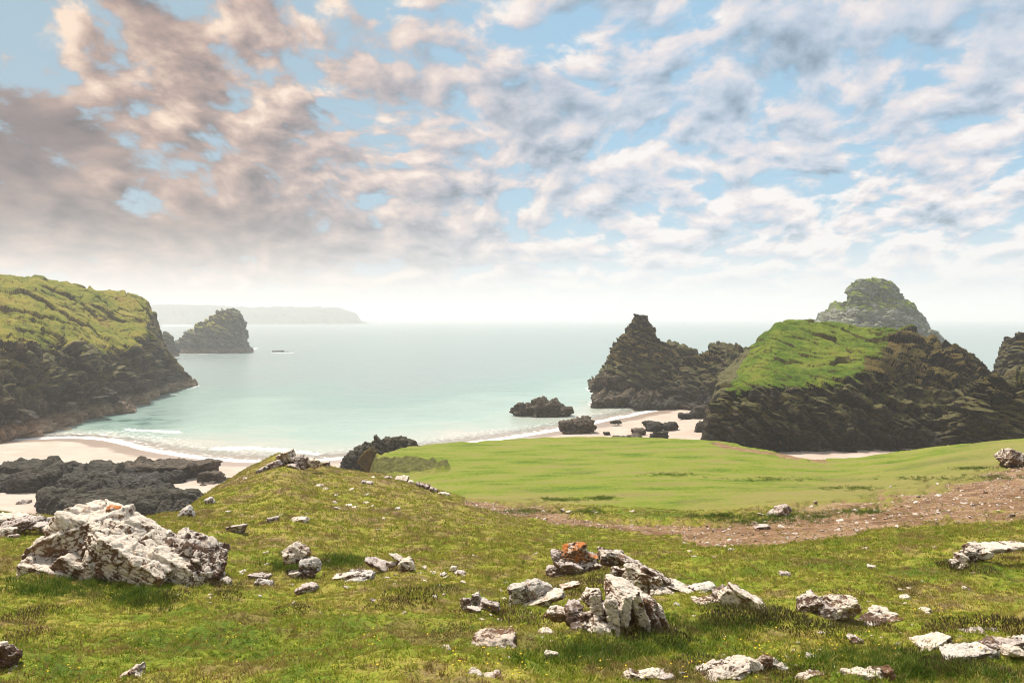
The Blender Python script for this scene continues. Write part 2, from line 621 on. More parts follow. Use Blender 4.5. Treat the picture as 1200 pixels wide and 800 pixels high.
def m_cliff(name, low, mid, high, ochre=0.35, green=0.3, tide=(1.0, 6.0), tidecol=(.42, .29, .19), scale=1.0, guano=0.0):
    """Sea-cliff rock: dark serpentine, ochre and green lichen, a paler barnacle belt above the water line."""
    m, t, b, _ = material(name)
    geo = t.node('ShaderNodeNewGeometry')
    pos = geo.outputs['Position']
    sx = t.node('ShaderNodeSeparateXYZ')
    t.l.new(pos, sx.inputs[0])
    z = sx.outputs[2]
    nz = t.node('ShaderNodeSeparateXYZ')
    t.l.new(geo.outputs['Normal'], nz.inputs[0])
    up = nz.outputs[2]
    mp = t.node('ShaderNodeMapping')
    t.l.new(pos, mp.inputs[0])
    mp.inputs['Rotation'].default_value = (R(18), R(-34), R(20))
    mp.inputs['Scale'].default_value = (0.7, 0.7, 2.6)
    st = mp.outputs[0]
    n1 = t.noise(st, 0.11 * scale, 7, 0.68)
    n2 = t.noise(st, 0.55 * scale, 7, 0.72)
    vs = t.node('ShaderNodeMapping')
    t.l.new(pos, vs.inputs[0])
    vs.inputs['Scale'].default_value = (1.0, 1.0, 0.16)
    n3 = t.noise(vs.outputs[0], 0.42 * scale, 5, 0.65)     # stains running down the faces
    v = t.math('ADD', t.math('ADD', t.math('MULTIPLY', n1, 0.38), t.math('MULTIPLY', n3, 0.32)), t.math('MULTIPLY', n2, 0.36))
    v = t.math('ADD', 0.5, t.math('MULTIPLY', t.math('SUBTRACT', v, 0.53), 1.25))
    c = t.ramp(v, [(0.40, low), (0.53, mid), (0.70, high)])
    lich = t.noise(pos, 0.16 * scale, 6, 0.7)
    upn = t.math('MULTIPLY', t.math('ADD', up, 0.15), 0.35)
    lo = t.step(t.math('ADD', lich, upn), 0.56, 0.76)
    hi = t.step(z, tide[1], tide[1] + 14)
    c = t.mix(t.math('MULTIPLY', t.math('MULTIPLY', lo, hi), ochre), c, (.235, .155, .050))
    g = t.step(t.math('ADD', t.noise(pos, 0.23 * scale, 6, 0.7), upn), 0.58, 0.78)
    c = t.mix(t.math('MULTIPLY', t.math('MULTIPLY', g, hi), green), c, (.085, .11, .022))
    if guano:
        gu = t.step(t.math('ADD', t.noise(st, 0.5 * scale, 7, 0.75), t.math('MULTIPLY', up, 0.05)), 0.52, 0.66)
        c = t.mix(t.math('MULTIPLY', gu, guano), c, (.52, .51, .48))
    zz = t.math('ADD', z, t.math('MULTIPLY', t.math('SUBTRACT', t.noise(pos, 0.22, 5, 0.7), 0.5), 7.0))
    tb = t.step(zz, tide[1], tide[0])
    tc_ = t.ramp(n2, [(0.35, tuple(k * .45 for k in tidecol)), (0.6, tidecol), (0.75, tuple(k * 1.4 for k in tidecol))])
    c = t.mix(t.math('MULTIPLY', tb, 0.9), c, tc_)
    t.l.new(c, b.inputs['Base Color'])
    h = t.math('ADD', t.math('MULTIPLY', t.noise(st, 0.35 * scale, 8, 0.72), 2.0), t.voro(st, 0.8 * scale, 'F1'))
    t.l.new(t.bump(h, 0.6, 0.8 / scale), b.inputs['Normal'])
    b.inputs['Roughness'].default_value = 0.75
    return m


def m_cap(name, cols, scale=1.0, brown=0.5, top=None):
    """Rough grass and heath on the rock tops."""
    m, t, b, _ = material(name)
    pos = world_pos(t)
    v = t.math('ADD', t.math('MULTIPLY', t.noise(pos, 0.06 * scale, 5, 0.65), 0.62), t.math('MULTIPLY', t.noise(pos, 0.5 * scale, 6, 0.72), 0.42))
    c = t.ramp(v, [(0.36, cols[0]), (0.48, cols[1]), (0.58, cols[2]), (0.70, cols[3])])
    if top:
        nz = t.node('ShaderNodeSeparateXYZ')
        t.l.new(t.node('ShaderNodeNewGeometry').outputs['Normal'], nz.inputs[0])
        c = t.mix(t.step(t.math('ADD', nz.outputs[2], t.math('MULTIPLY', t.noise(pos, 0.8, 3, 0.6), 0.3)), 0.82, 1.0), c, top)
    c = t.mix(t.math('MULTIPLY', t.step(t.noise(pos, 0.28 * scale, 6, 0.72), 0.55, 0.68), brown), c, (.13, .085, .045))
    nu = t.node('ShaderNodeSeparateXYZ')
    t.l.new(t.node('ShaderNodeNewGeometry').outputs['True Normal'], nu.inputs[0])
    sl_ = t.step(t.math('ADD', nu.outputs[2], t.math('MULTIPLY', t.math('SUBTRACT', t.noise(pos, 0.4 * scale, 5, 0.7), 0.5), 0.9)), 0.50, 0.15)
    c = t.mix(t.math('MULTIPLY', sl_, 0.8), c, t.ramp(t.noise(pos, 0.9 * scale, 6, 0.75), [(0.35, (.055, .040, .020)), (0.6, (.15, .105, .05)), (0.75, (.22, .17, .10))]))
    t.l.new(c, b.inputs['Base Color'])
    h = t.math('ADD', t.math('MULTIPLY', t.noise(pos, 0.45 * scale, 6, 0.7), 1.8), t.noise(pos, 2.6 * scale, 4, 0.7))
    t.l.new(t.bump(h, 1.0, 1.1 / scale), b.inputs['Normal'])
    b.inputs['Specular IOR Level'].default_value = 0.1
    return m


def m_lichen_rock(name, white, tan, brown, cover=0.5, orange=0.0, scale=1.0):
    """Near rocks: brown stone under cream crusts of lichen, rusty and orange spots."""
    m, t, b, _ = material(name)
    pos = world_pos(t)
    oi = t.node('ShaderNodeObjectInfo')
    off = t.vmath('SCALE', oi.outputs['Location'], 3.1)
    p = t.vmath('ADD', pos, off)
    n0 = t.noise(p, 0.9 * scale, 5, 0.65)
    n1 = t.noise(p, 3.6 * scale, 7, 0.68)
    n2 = t.noise(p, 14.0 * scale, 5, 0.72)
    stone = t.ramp(t.math('ADD', t.math('MULTIPLY', n1, .6), t.math('MULTIPLY', n2, .4)), [(0.36, tuple(k * .5 for k in brown)), (0.48, brown), (0.60, tan), (0.74, tuple(min(1, k * 1.25) for k in tan))])
    cr = t.math('ADD', t.math('MULTIPLY', n1, 0.58), t.math('ADD', t.math('MULTIPLY', n2, 0.30), t.math('MULTIPLY', n0, 0.28)))
    nrm = t.node('ShaderNodeSeparateXYZ')
    t.l.new(t.node('ShaderNodeNewGeometry').outputs['Normal'], nrm.inputs[0])
    cr = t.math('ADD', cr, t.math('MULTIPLY', nrm.outputs[2], 0.085))     # lichen sits on the upper sides
    crust = t.step(cr, 0.70 - 0.24 * cover, 0.76 - 0.24 * cover)
    wc = t.ramp(t.noise(p, 9 * scale, 6, 0.7), [(0.3, tuple(k * .66 for k in white)), (0.52, white), (0.75, tuple(min(.82, k * 1.15) for k in white))])
    c = t.mix(crust, stone, wc)
    rust = t.step(t.math('ADD', t.noise(p, 1.7 * scale, 6, 0.7), t.math('MULTIPLY', n2, 0.12)), 0.66, 0.74)
    c = t.mix(t.math('MULTIPLY', rust, 0.75), c, (.27, .125, .055))
    spot = t.step(t.noise(p, 5.5 * scale, 6, 0.7), 0.64, 0.69)
    c = t.mix(t.math('MULTIPLY', spot, 0.55), c, (.42, .27, .075))
    if orange:
        og = t.math('ADD', t.noise(p, 3.0 * scale, 6, 0.66), t.math('MULTIPLY', nrm.outputs[2], 0.15))
        c = t.mix(t.math('MULTIPLY', t.step(og, 0.62 - .12 * orange, 0.68 - .1 * orange), 0.92), c, (.50, .155, .018))
    pits = t.step(t.noise(p, 26 * scale, 4, 0.7), 0.40, 0.33)
    c = t.mix(t.math('MULTIPLY', pits, 0.45), c, (.085, .055, .04))
    t.l.new(c, b.inputs['Base Color'])
    h = t.math('ADD', t.math('MULTIPLY', n1, 1.2), t.math('ADD', t.math('MULTIPLY', n2, .55), t.math('MULTIPLY', crust, 0.16)))
    t.l.new(t.bump(h, 0.85, 0.07 / scale), b.inputs['Normal'])
    return m


def m_blade(name, ramp, trans=0.3, dark=1.0):
    m, t, b, out = material(name)
    pos = world_pos(t)
    c = turf_color(t, pos, None) if ramp is None else None
    oi = t.node('ShaderNodeObjectInfo')
    rnd = oi.outputs['Random']
    if ramp is None:
        rv = t.math('ADD', t.math('MULTIPLY', rnd, 0.66), t.math('MULTIPLY', t.noise(pos, 0.8, 5, 0.7), 0.80))
        rv = t.math('SUBTRACT', rv, 0.22)
        alt = t.ramp(rv, [(0.12, (.080, .150, .012)), (0.34, (.240, .310, .024)), (0.54, (.43, .41, .06)), (0.70, (.52, .42, .14)), (0.84, (.31, .165, .07)), (0.95, (.14, .07, .035))])
        c = t.mix(0.84, c, alt)
        dm = t.step(t.math('ADD', t.math('MULTIPLY', t.noise(pos, 0.45, 5, 0.68), 0.7), t.math('MULTIPLY', t.noise(pos, 2.6, 4, 0.7), 0.35)), 0.54, 0.63)
        c = t.mix(t.math('MULTIPLY', dm, 0.62), c, (.30, .205, .095))
    else:
        v = t.math('ADD', t.math('MULTIPLY', rnd, 0.5), t.math('MULTIPLY', t.noise(pos, 4.0, 4, 0.7), 0.6))
        c = t.ramp(v, ramp)
    t.l.new(c, b.inputs['Base Color'])
    b.inputs['Roughness'].default_value = 0.6
    b.inputs['Specular IOR Level'].default_value = 0.15
    tl = t.node('ShaderNodeBsdfTranslucent')
    t.l.new(c, tl.inputs[0])
    ms = t.node('ShaderNodeMixShader')
    ms.inputs[0].default_value = trans
    t.l.new(b.outputs[0], ms.inputs[1])
    t.l.new(tl.outputs[0], ms.inputs[2])
    t.l.new(ms.outputs[0], out.inputs[0])
    return m


def m_plain(name, col, rough=0.8):
    m, t, b, _ = material(name)
    b.inputs['Base Color'].default_value = (*col, 1)
    b.inputs['Roughness'].default_value = rough
    return m


MT = {
    'turf': m_turf(),
    'sand': m_sand(),
    'sea': m_sea(),
    'cliff': m_cliff('cliff_rock', (.005, .005, .0045), (.038, .031, .023), (.27, .20, .135), .55, .45, (2.5, 7.0)),
    'stack': m_cliff('stack_rock', (.003, .0035, .004), (.012, .012, .0115), (.14, .12, .09), .38, .45, (1.0, 4.5), (.085, .07, .055)),
    'island': m_cliff('island_rock', (.012, .015, .013), (.050, .054, .046), (.21, .20, .17), .25, .75, (3.0, 7.5), (.27, .19, .13), .7, .25),
    'mist': m_cliff('misted_rock', (.07, .085, .07), (.19, .20, .17), (.48, .47, .43), .1, .6, (1, 4), (.1, .09, .08), .6, .7),  # light tones and strong guano put mist into this stack's rock colour
    'ochre': m_cap('ochre_lichen', ((.04, .035, .012), (.12, .085, .02), (.27, .17, .03), (.36, .20, .03)), 2.2, 0.4),
    'shore': m_cliff('shore_rock', (.005, .005, .006), (.024, .022, .021), (.125, .11, .10), .15, .12, (-3, -1), (.1, .09, .08), 2.2),
    'brownshore': m_cliff('brown_shore_rock', (.016, .012, .010), (.080, .060, .045), (.25, .19, .14), .15, .1, (-3, -1), (.1, .09, .08), 2.0),
    'cap_green': m_cap('mound_grass', ((.060, .130, .010), (.130, .220, .015), (.24, .30, .03), (.34, .28, .07)), 1.2, 0.5),
    'cap_head': m_cap('headland_grass', ((.12, .165, .02), (.28, .30, .034), (.43, .36, .06), (.42, .27, .09)), 0.8, 0.6),
    'cap_brown': m_cap('heath', ((.045, .048, .014), (.10, .085, .024), (.185, .14, .04), (.26, .18, .065)), 1.6, 0.5),
    'far': m_cap('hazed_far_turf', ((.10, .11, .075), (.14, .15, .10), (.17, .175, .12), (.20, .19, .14)), 0.12, 0.3),  # greyed, lightened tones: part of the far coast's haze is in the colour
    'bank': m_cap('bank_turf', ((.05, .052, .02), (.085, .085, .03), (.13, .115, .045), (.19, .155, .07)), 1.6, 0.5, (.135, .175, .025)),
    'white': m_lichen_rock('white_lichen_rock', (.76, .65, .53), (.46, .33, .23), (.22, .125, .072), .62),
    'grey': m_lichen_rock('grey_lichen_rock', (.64, .58, .51), (.36, .285, .22), (.17, .12, .09), .5),
    'orange': m_lichen_rock('orange_lichen_rock', (.66, .56, .46), (.36, .25, .17), (.17, .09, .05), .5, 0.5),
    'rust': m_lichen_rock('rusty_rock', (.64, .53, .43), (.42, .27, .17), (.22, .115, .062), .42),
    'pink': m_lichen_rock('pinkish_rock', (.60, .51, .45), (.40, .28, .215), (.20, .13, .095), .45),
    'dark': m_lichen_rock('dark_brown_rock', (.66, .57, .48), (.27, .165, .11), (.13, .075, .048), .42),
    'blade': m_blade('grass_blades', None),
    'heather': m_blade('heather_twigs', [(0.2, (.045, .048, .014)), (0.45, (.10, .080, .030)), (0.65, (.16, .10, .05)), (0.85, (.11, .14, .025))], 0.25),
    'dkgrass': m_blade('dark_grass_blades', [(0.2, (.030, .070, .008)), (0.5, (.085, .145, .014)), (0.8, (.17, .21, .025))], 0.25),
    'petal': m_plain('yellow_petals', (.72, .52, .03)),
}
# ------------------------------------------------------------------ the grassy slope, the meadow and the path
def zp(d, z):
    return (d, HZ + (EYE - z) / d * F)


def slope_col(r2, r3, r4, r5, r6, r7, r8, r9):
    return [zp(2.5, 40.0), (8, 800), r2, r3, r4, r5, r6, r7, r8, r9]


def drop(r2, r3, r4):
    d = r4[0]
    z = EYE - (r4[1] - HZ) / F * d
    return slope_col(r2, r3, r4, zp(d * 1.16, z - 4.5), zp(d * 1.45, z - 13), zp(d * 1.8, z - 22), zp(d * 2.1, 1.5), zp(d * 2.5, -6))


def shelf(r2, r3, r4, r5, r6, r7):
    d = r7[0]
    z = EYE - (r7[1] - HZ) / F * d
    return slope_col(r2, r3, r4, r5, r6, r7, zp(d + 9, z - 7), zp(d + 30, -6))


LAND = {
    -420: drop((14, 705), (22, 650), (38, 600)), 0: drop((14, 705), (22, 650), (38, 605)), 120: drop((15, 700), (24, 645), (40, 610)),
    205: drop((15, 700), (24, 648), (45, 606)), 232: drop((15, 700), (26, 644), (53, 588)), 262: drop((15.5, 700), (28, 640), (60, 567)),
    300: drop((16, 700), (30, 634), (66, 545)), 330: drop((16, 700), (30, 633), (68, 531)), 370: drop((16, 700), (30, 636), (68, 541)),
    405: drop((16, 700), (30, 638), (66, 551)),
    445: shelf((16, 700), (30, 640), (64, 557), zp(78, 24), (110, 562), (130, 535)),
    480: shelf((16, 700), (30, 641), (62, 566), zp(76, 24.5), (108, 560), (146, 524)),
    520: shelf((16.5, 700), (30, 643), (60, 577), zp(74, 24.8), (106, 557), (157, 520)),
    560: shelf((16.5, 700), (30, 645), (57, 590), zp(71, 25.6), (105, 556), (166, 519)),
    600: shelf((17, 700), (30, 648), (53, 605), (70, 591), (105, 555), (173, 517)),
    700: shelf((17, 700), (30, 650), (46, 622), (66, 594), (105, 552), (181, 514)),
    830: shelf((17, 700), (29, 650), (43, 630), (60, 600), (100, 556), (166, 518)),
    900: shelf((17, 700), (29, 648), (42, 626), (59, 596), (99, 558), (150, 529)),
    970: shelf((17, 699), (28.5, 645), (42, 621), (58, 592), (97, 561), (136, 539)),
    1050: shelf((17, 698), (28, 643), (42, 614), (58, 587), (94, 558), (134, 532)),
    1120: shelf((17, 698), (28, 641), (42, 608), (58, 582), (90, 554), (130, 522)),
    1200: shelf((17, 697), (28, 639), (42, 603), (58, 577), (86, 549), (126, 514)),
    1700: shelf((17, 690), (28, 625), (42, 580), (58, 550), (86, 515), (126, 470)),
}
pxs = np.concatenate([np.arange(-420, -40, 6.0), np.arange(-40, 1240, 1.9), np.arange(1240, 1700, 6.0)])
LX, LY, LZ, LK = profile_surface(LAND, pxs, 900, weight=3.0)
LPX = np.broadcast_to(pxs[:, None], LX.shape)
LPY = HZ + (EYE - LZ) / LY * F                          # where the bare shape lies in the frame: used to lay out the path
LKK = np.broadcast_to(LK[None], LX.shape)


def poly_dist(px, py, pts, ys=1.0):
    """Distance to a polyline and the width read along it; pts = [(x, y, halfwidth)]."""
    best = np.full(px.shape, 9e9)
    for (x0, y0, w0), (x1, y1, w1) in zip(pts[:-1], pts[1:]):
        dx, dy = x1 - x0, (y1 - y0) * ys
        t = np.clip(((px - x0) * dx + (py - y0) * ys * dy) / (dx * dx + dy * dy), 0, 1)
        d = np.hypot(px - x0 - t * dx, (py - y0) * ys - t * dy) / (w0 + t * (w1 - w0))
        best = np.minimum(best, d)
    return best


PATH = [(548, 588, 7), (585, 594, 12), (620, 597, 17), (660, 606, 18), (700, 613, 13), (745, 616, 11), (800, 620, 15), (850, 628, 32), (905, 623, 38), (960, 613, 35),
        (1020, 603, 33), (1080, 594, 33), (1140, 583, 36), (1200, 570, 46), (1300, 560, 34), (1500, 530, 30)]
path = np.clip(1.25 - 0.75 * poly_dist(LPX, LPY, PATH, 1.6), 0, 1)
path = path * (0.80 + 0.20 * sstep(LPX, 760, 860))
path = np.where((LKK > 3.3) & (LKK < 6.6), path, 0)
worn = np.clip(1.5 - 0.40 * poly_dist(LPX, LPY, PATH, 1.6), 0, 1) * (LKK > 3.3) * (LKK < 6.8)
rim = np.clip(1.2 - poly_dist(LPX, LPY, [(838, 519, 6), (870, 526, 8), (905, 531, 7), (965, 539, 7)], 2.0), 0, 1) * (LKK > 6.2)
path = np.maximum(path, rim)
meadow = sstep(LKK, 4.85, 5.25) * sstep(LPX, 380, 470)
steep = sstep(LKK, 7.08, 7.5)
meadow = meadow * (1 - steep)
rag = fbm2(LX, LY, 3.2, 5, 5)
soilm = sstep(path + 0.95 * rag, 0.38, 0.62)
A = lambda s, o=4, sd=1, rg=False: fbm2(LX, LY, s, o, sd, 0.5, rg)
slope_m = (1 - meadow) * (1 - soilm)
fade = sstep(LY, 3.0, 6.0)
dz = slope_m * (0.42 * A(5.5, 3, 2) + 0.32 * A(1.7, 3, 3) + 0.20 * np.maximum(A(0.6, 3, 4), -0.25) + 0.03 * A(0.22, 2, 14))
dz += meadow * (0.32 * A(24, 2, 6) + 0.16 * A(9, 2, 19) + sstep(LKK, 6.4, 7.0) * 0.5 * A(5, 3, 18) + 0.04 * A(3.0, 3, 7) + 0.03 * A(0.9, 2, 8))
dz += meadow * sstep(LPX, 720, 900) * 0.45 * fbm2(LX * 0.22, LY + 0.25 * LX, 4.5, 3, 17)
dz += soilm * (-0.28 + 0.24 * A(1.3, 4, 9) + 0.10 * np.abs(A(0.35, 2, 10)))
dz += -0.30 * sstep(np.abs(path + 0.95 * rag - 0.48), 0.12, 0.0)          # small turf scarps along the worn edge
dz += steep * 2.2 * A(6, 5, 11, True)
crest = sstep(LKK, 3.4, 3.95) * sstep(LKK, 4.5, 4.05) * (LPX < 620)
dz = np.where(crest > 0, dz * (1 - 0.35 * crest), dz)
bank = np.clip(1.3 - poly_dist(LPX, LPY, [(420, 552, 12), (455, 551, 13), (490, 549, 10), (522, 548, 5)], 1.0), 0, 1) * (LKK > 5.2) * (LKK < 7.3)
dz += sstep(bank, 0.2, 0.6) * (1.1 * A(2.6, 4, 91, True) + 0.7 * A(0.9, 3, 92))
LZ = LZ + dz * fade
dry = np.clip(0.35 * crest + 0.35 * sstep(LPX, 720, 250) * sstep(LKK, 2.2, 3.4) + 0.4 * np.clip(path, 0, 1) - 0.06 * sstep(LKK, 3.0, 1.2) + 0.15 * A(9, 3, 21), -1, 1)
LV = np.stack([LX, LY, LZ], -1).reshape(-1, 3)
nC, nR = LX.shape
LQ = grid_quads(nC, nR)
LQ = LQ[:, ::-1]
att = {'path': np.clip(path + 0.95 * rag * (path > 0.02), 0, 1.3).ravel(), 'meadow': meadow.ravel(), 'dry': dry.ravel(), 'bank': bank.ravel(), 'worn': worn.ravel()}
fpath = (path * (LKK > 3.3) * (LKK < 6.3)).ravel()[LQ].mean(1) > 0.62
v, q, a = compress(LV, LQ, ~fpath, att)
struct('grassy_slope', v, q, MT['turf'], a, label='green and straw coloured cliff-top turf slope and grazed meadow')
v, q, a = compress(LV, LQ, fpath, att)
struct('path', v, q, MT['turf'], a, label='worn stony earth path crossing the turf below the meadow')

LPY2 = HZ + (EYE - LZ) / LY * F


def ground(px, py):
    """First point of the slope seen along the line through (px, py)."""
    i = int(np.clip(np.searchsorted(pxs, px), 1, len(pxs) - 1))
    col = LPY2[i]
    k = np.argmax(col <= py) if (col <= py).any() else -1
    d = LY[i, k]
    return np.array([(px - 600) / F * d, d, LZ[i, k]])


def ground_z(x, d):
    px = 600 + x / d * F
    fi = np.interp(px, pxs, np.arange(len(pxs)))
    i = int(fi)
    i1 = min(i + 1, len(pxs) - 1)
    a_, b_ = np.interp(d, LY[i], LZ[i]), np.interp(d, LY[i1], LZ[i1])
    return a_ + (b_ - a_) * (fi - i)


# ------------------------------------------------------------------ beach and sea
SHORE = [(-40, 522), (60, 512), (96, 506), (118, 512), (140, 520), (168, 530), (235, 540), (300, 544), (400, 543), (480, 529), (560, 520), (620, 511), (680, 501), (725, 491), (770, 481), (810, 473), (850, 468)]
sx_ = np.array([(p[0] - 600) / F * EYE * F / (p[1] - HZ) for p in SHORE])
sy_ = np.array([EYE * F / (p[1] - HZ) for p in SHORE])
o_ = np.argsort(sx_)
sx_, sy_ = sx_[o_], sy_[o_]


def shore_sd(X, Y):
    """Roughly how far a place lies landward of the water's edge."""
    xs = np.linspace(-420, 260, 500)
    ys = np.interp(xs, sx_, sy_)
    ker = np.hanning(63)[1:-1]
    ker /= ker.sum()
    ys = np.convolve(np.pad(ys, 30, 'edge'), ker, 'valid')
    yy = np.interp(X, xs, ys)
    sl = np.interp(X, xs, np.gradient(ys, xs))
    return (yy - Y) / np.sqrt(1 + np.minimum(sl * sl, 4)) + 2.2 * fbm2(X, Y, 26, 3, 31)


def bed(X, Y):
    sd = shore_sd(X, Y)
    return np.where(sd > 0, np.minimum(sd * 0.038, 3.6 + sd * 0.004), np.maximum(sd * 0.036, -9.0)), sd


bx, by = np.meshgrid(np.arange(-300, 320, 2.0), np.arange(70, 640, 1.6), indexing='ij')
bz, bsd = bed(bx, by)
bz = bz + np.where(bsd > 6, 0.10 * fbm2(bx, by, 4.0, 3, 33), 0)
BV = np.stack([bx, by, bz], -1).reshape(-1, 3)
struct('beach', BV, grid_quads(*bx.shape), MT['sand'], {'wet': np.clip(1 - bsd / 17.0, 0, 1).ravel()}, label='pale sand of the small cove')

spx = np.concatenate([np.arange(-1500, -60, 24.0), np.arange(-60, 1260, 3.0), np.arange(1260, 2700, 24.0)])
spy = np.concatenate([np.linspace(585, 400, 440), np.linspace(399.6, 378, 90), HZ + EYE * F / np.geomspace(6700, 16000, 14)])
SPX, SPY = np.meshgrid(spx, spy, indexing='ij')
SY = EYE * F / (SPY - HZ)
SX = (SPX - 600) / F * SY
sbz, ssd = bed(SX, SY)
depth = -sbz


def line_foam(pts, sig, k=1.0):
    return k * np.exp(-(poly_dist(SPX, SPY, [(x, y, sig) for x, y in pts], 4.0) ** 2))


foam = 0.92 * np.exp(-((ssd + 1.5) / 2.6) ** 2) + 0.34 * sstep(ssd, -34, -12) * sstep(ssd, 4, -2)
for pts, sig, k in (([(150, 503), (180, 505), (207, 506)], 7, .85), ([(120, 509), (150, 515), (185, 522)], 7, .5), ([(250, 526), (290, 525), (330, 527), (372, 532)], 9, .85),
                    ([(540, 522), (580, 515.5), (620, 508), (660, 501), (690, 496)], 10, .75), ([(590, 510), (640, 501), (700, 489)], 6, .38),
                    ([(222, 456), (231, 452), (226, 449)], 4, .55), ([(150, 479), (180, 470), (210, 460)], 3, .4), ([(205, 413.5), (250, 414), (285, 412.5), (300, 408)], 3.0, .8), ([(690, 455), (697, 462), (692, 474)], 4, .7),
                    ([(605, 487), (640, 488), (668, 485)], 4, .45), ([(320, 413.4), (342, 413.6)], 2.5, .6), ([(192, 381.5), (222, 381.5)], 3, .8)):
    foam = np.maximum(foam, line_foam(pts, sig, k))
weed = np.exp(-(((SPX - 150) / 55) ** 2 + ((SPY - 491) / 13) ** 2)) * 0.95 + 0.5 * np.exp(-(((SPX - 235) / 70) ** 2 + ((SPY - 419) / 5) ** 2)) + 0.4 * np.exp(-(((SPX - 735) / 40) ** 2 + ((SPY - 478) / 7) ** 2))
deepen = 4.0 * np.exp(-(((SPX - 160) / 80) ** 2 + ((SPY - 487) / 18) ** 2)) + 3.5 * np.exp(-(((SPX - 230) / 80) ** 2 + ((SPY - 420) / 8) ** 2))
calm = sstep(SY, 6000, 900) * sstep(ssd, 0, -12)
swell = 0.26 * fbm2(SX * 0.5, SY + 0.12 * SX, 9, 3, 41) + 0.10 * fbm2(SX * 0.6, SY, 24, 2, 42)
swell += 0.42 * np.exp(-(poly_dist(SPX, SPY, [(235, 502, 5), (270, 501, 8), (310, 503, 9), (352, 508, 5)], 4.0) ** 2))
swell += 0.30 * np.exp(-(poly_dist(SPX, SPY, [(460, 500, 5), (520, 497, 7), (570, 492, 4)], 4.0) ** 2))
SV = np.stack([SX, SY, swell * calm], -1).reshape(-1, 3)
struct('sea', SV, grid_quads(*SX.shape)[:, ::-1], MT['sea'], {'depth': (depth + deepen * sstep(ssd, -4, -16)).ravel(), 'foam': foam.ravel(), 'weed': weed.ravel()}, label='calm pale turquoise sea breaking gently on the sand')


# ------------------------------------------------------------------ cliffs, stacks and islands
def rough(V, Q, layers, amount=None, seed=0):
    """Push a surface out along its normals: layers = [(kind, size, height)], sizes in metres."""
    N, _ = vnormals(V, Q)
    tot = np.zeros(len(V))
    rot = np.array(Euler((R(20), R(-32), R(25))).to_matrix())
    for k, (kind, s, a) in enumerate(layers):
        p = (V @ rot.T) / s
        if kind == 'cells':
            p = p * np.array([0.75, 0.8, 2.2])
            p = p + 0.13 * np.stack([fbm(p * 1.7, 2, seed + 50 + j) for j in range(3)], 1)
            val, tl, edge = cells(p, seed + k)
            tot += a * (0.55 * val + 0.9 * tl - 0.5 * np.exp(-(edge / 0.07) ** 2))
        elif kind == 'gully':
            q = V / s * np.array([1.0, 1.0, 0.22]) + 0.3 * perlin(V / s * 2.2, seed + 70)[:, None]
            tot += a * fbm(q, 3, seed + k, 0.5, True)
        elif kind == 'ridge':
            tot += a * fbm(p * np.array([1, .7, 1.6]), 5, seed + k, 0.55, True)
        else:
            tot += a * fbm(p, 4, seed + k)
    tot -= tot.mean() + 0.25 * tot.std()
    if amount is not None:
        tot = tot * amount
    return V + N * tot[:, None]


def ring_rock(levels, d, ratio, nang=200, nlev=150, base_drop=3.0, sq=2.4, skew=0.0):
    """Closed rock from its width at each height; (py, xl, xr) listed from the base up; ratio = depth / width."""
    lv = np.array(levels, float)
    z = EYE - (lv[:, 0] - HZ) / F * d
    xl, xr = (lv[:, 1] - 600) / F * d, (lv[:, 2] - 600) / F * d
    z = np.concatenate([[z[0] - base_drop], z])
    xl, xr = np.concatenate([[xl[0]], xl]), np.concatenate([[xr[0]], xr])
    w0 = (xr - xl).max()
    s = np.linspace(0, 1, nlev)
    seg = np.concatenate([[0], np.cumsum(np.hypot(np.diff(z), 0.5 * np.abs(np.diff(xr - xl))) + 1e-3)])
    seg /= seg[-1]
    zz, L, Rr = (pchip(seg[None], a_[None], s)[0] for a_ in (z, xl, xr))
    th = np.linspace(0, 2 * np.pi, nang, endpoint=False)
    c, sn = np.cos(th), np.sin(th)
    e = 2.0 / sq
    cu, su = np.sign(c) * np.abs(c) ** e, np.sign(sn) * np.abs(sn) ** e
    half = (Rr - L) / 2
    depth_ = ratio * (0.35 * half + 0.65 * half * (w0 / 2) ** 0.0)
    X = (L + Rr)[:, None] / 2 + half[:, None] * cu[None]
    Y = d + depth_[:, None] * su[None] + depth_.max() * 0.0 + skew * (zz - zz[0])[:, None]
    Z = np.broadcast_to(zz[:, None], X.shape)
    V = np.stack([X, Y, Z], -1).reshape(-1, 3)
    Q = grid_quads(nlev, nang, True)
    ctr = np.array([[(L[-1] + Rr[-1]) / 2, d + skew * (zz[-1] - zz[0]), zz[-1] + 0.15 * half[-1]]])
    V = np.concatenate([V, ctr])
    top = (nlev - 1) * nang + np.arange(nang)
    Qc = np.stack([top, np.roll(top, -1), np.full(nang, len(V) - 1), np.full(nang, len(V) - 1)], 1)
    return V, Q, Qc


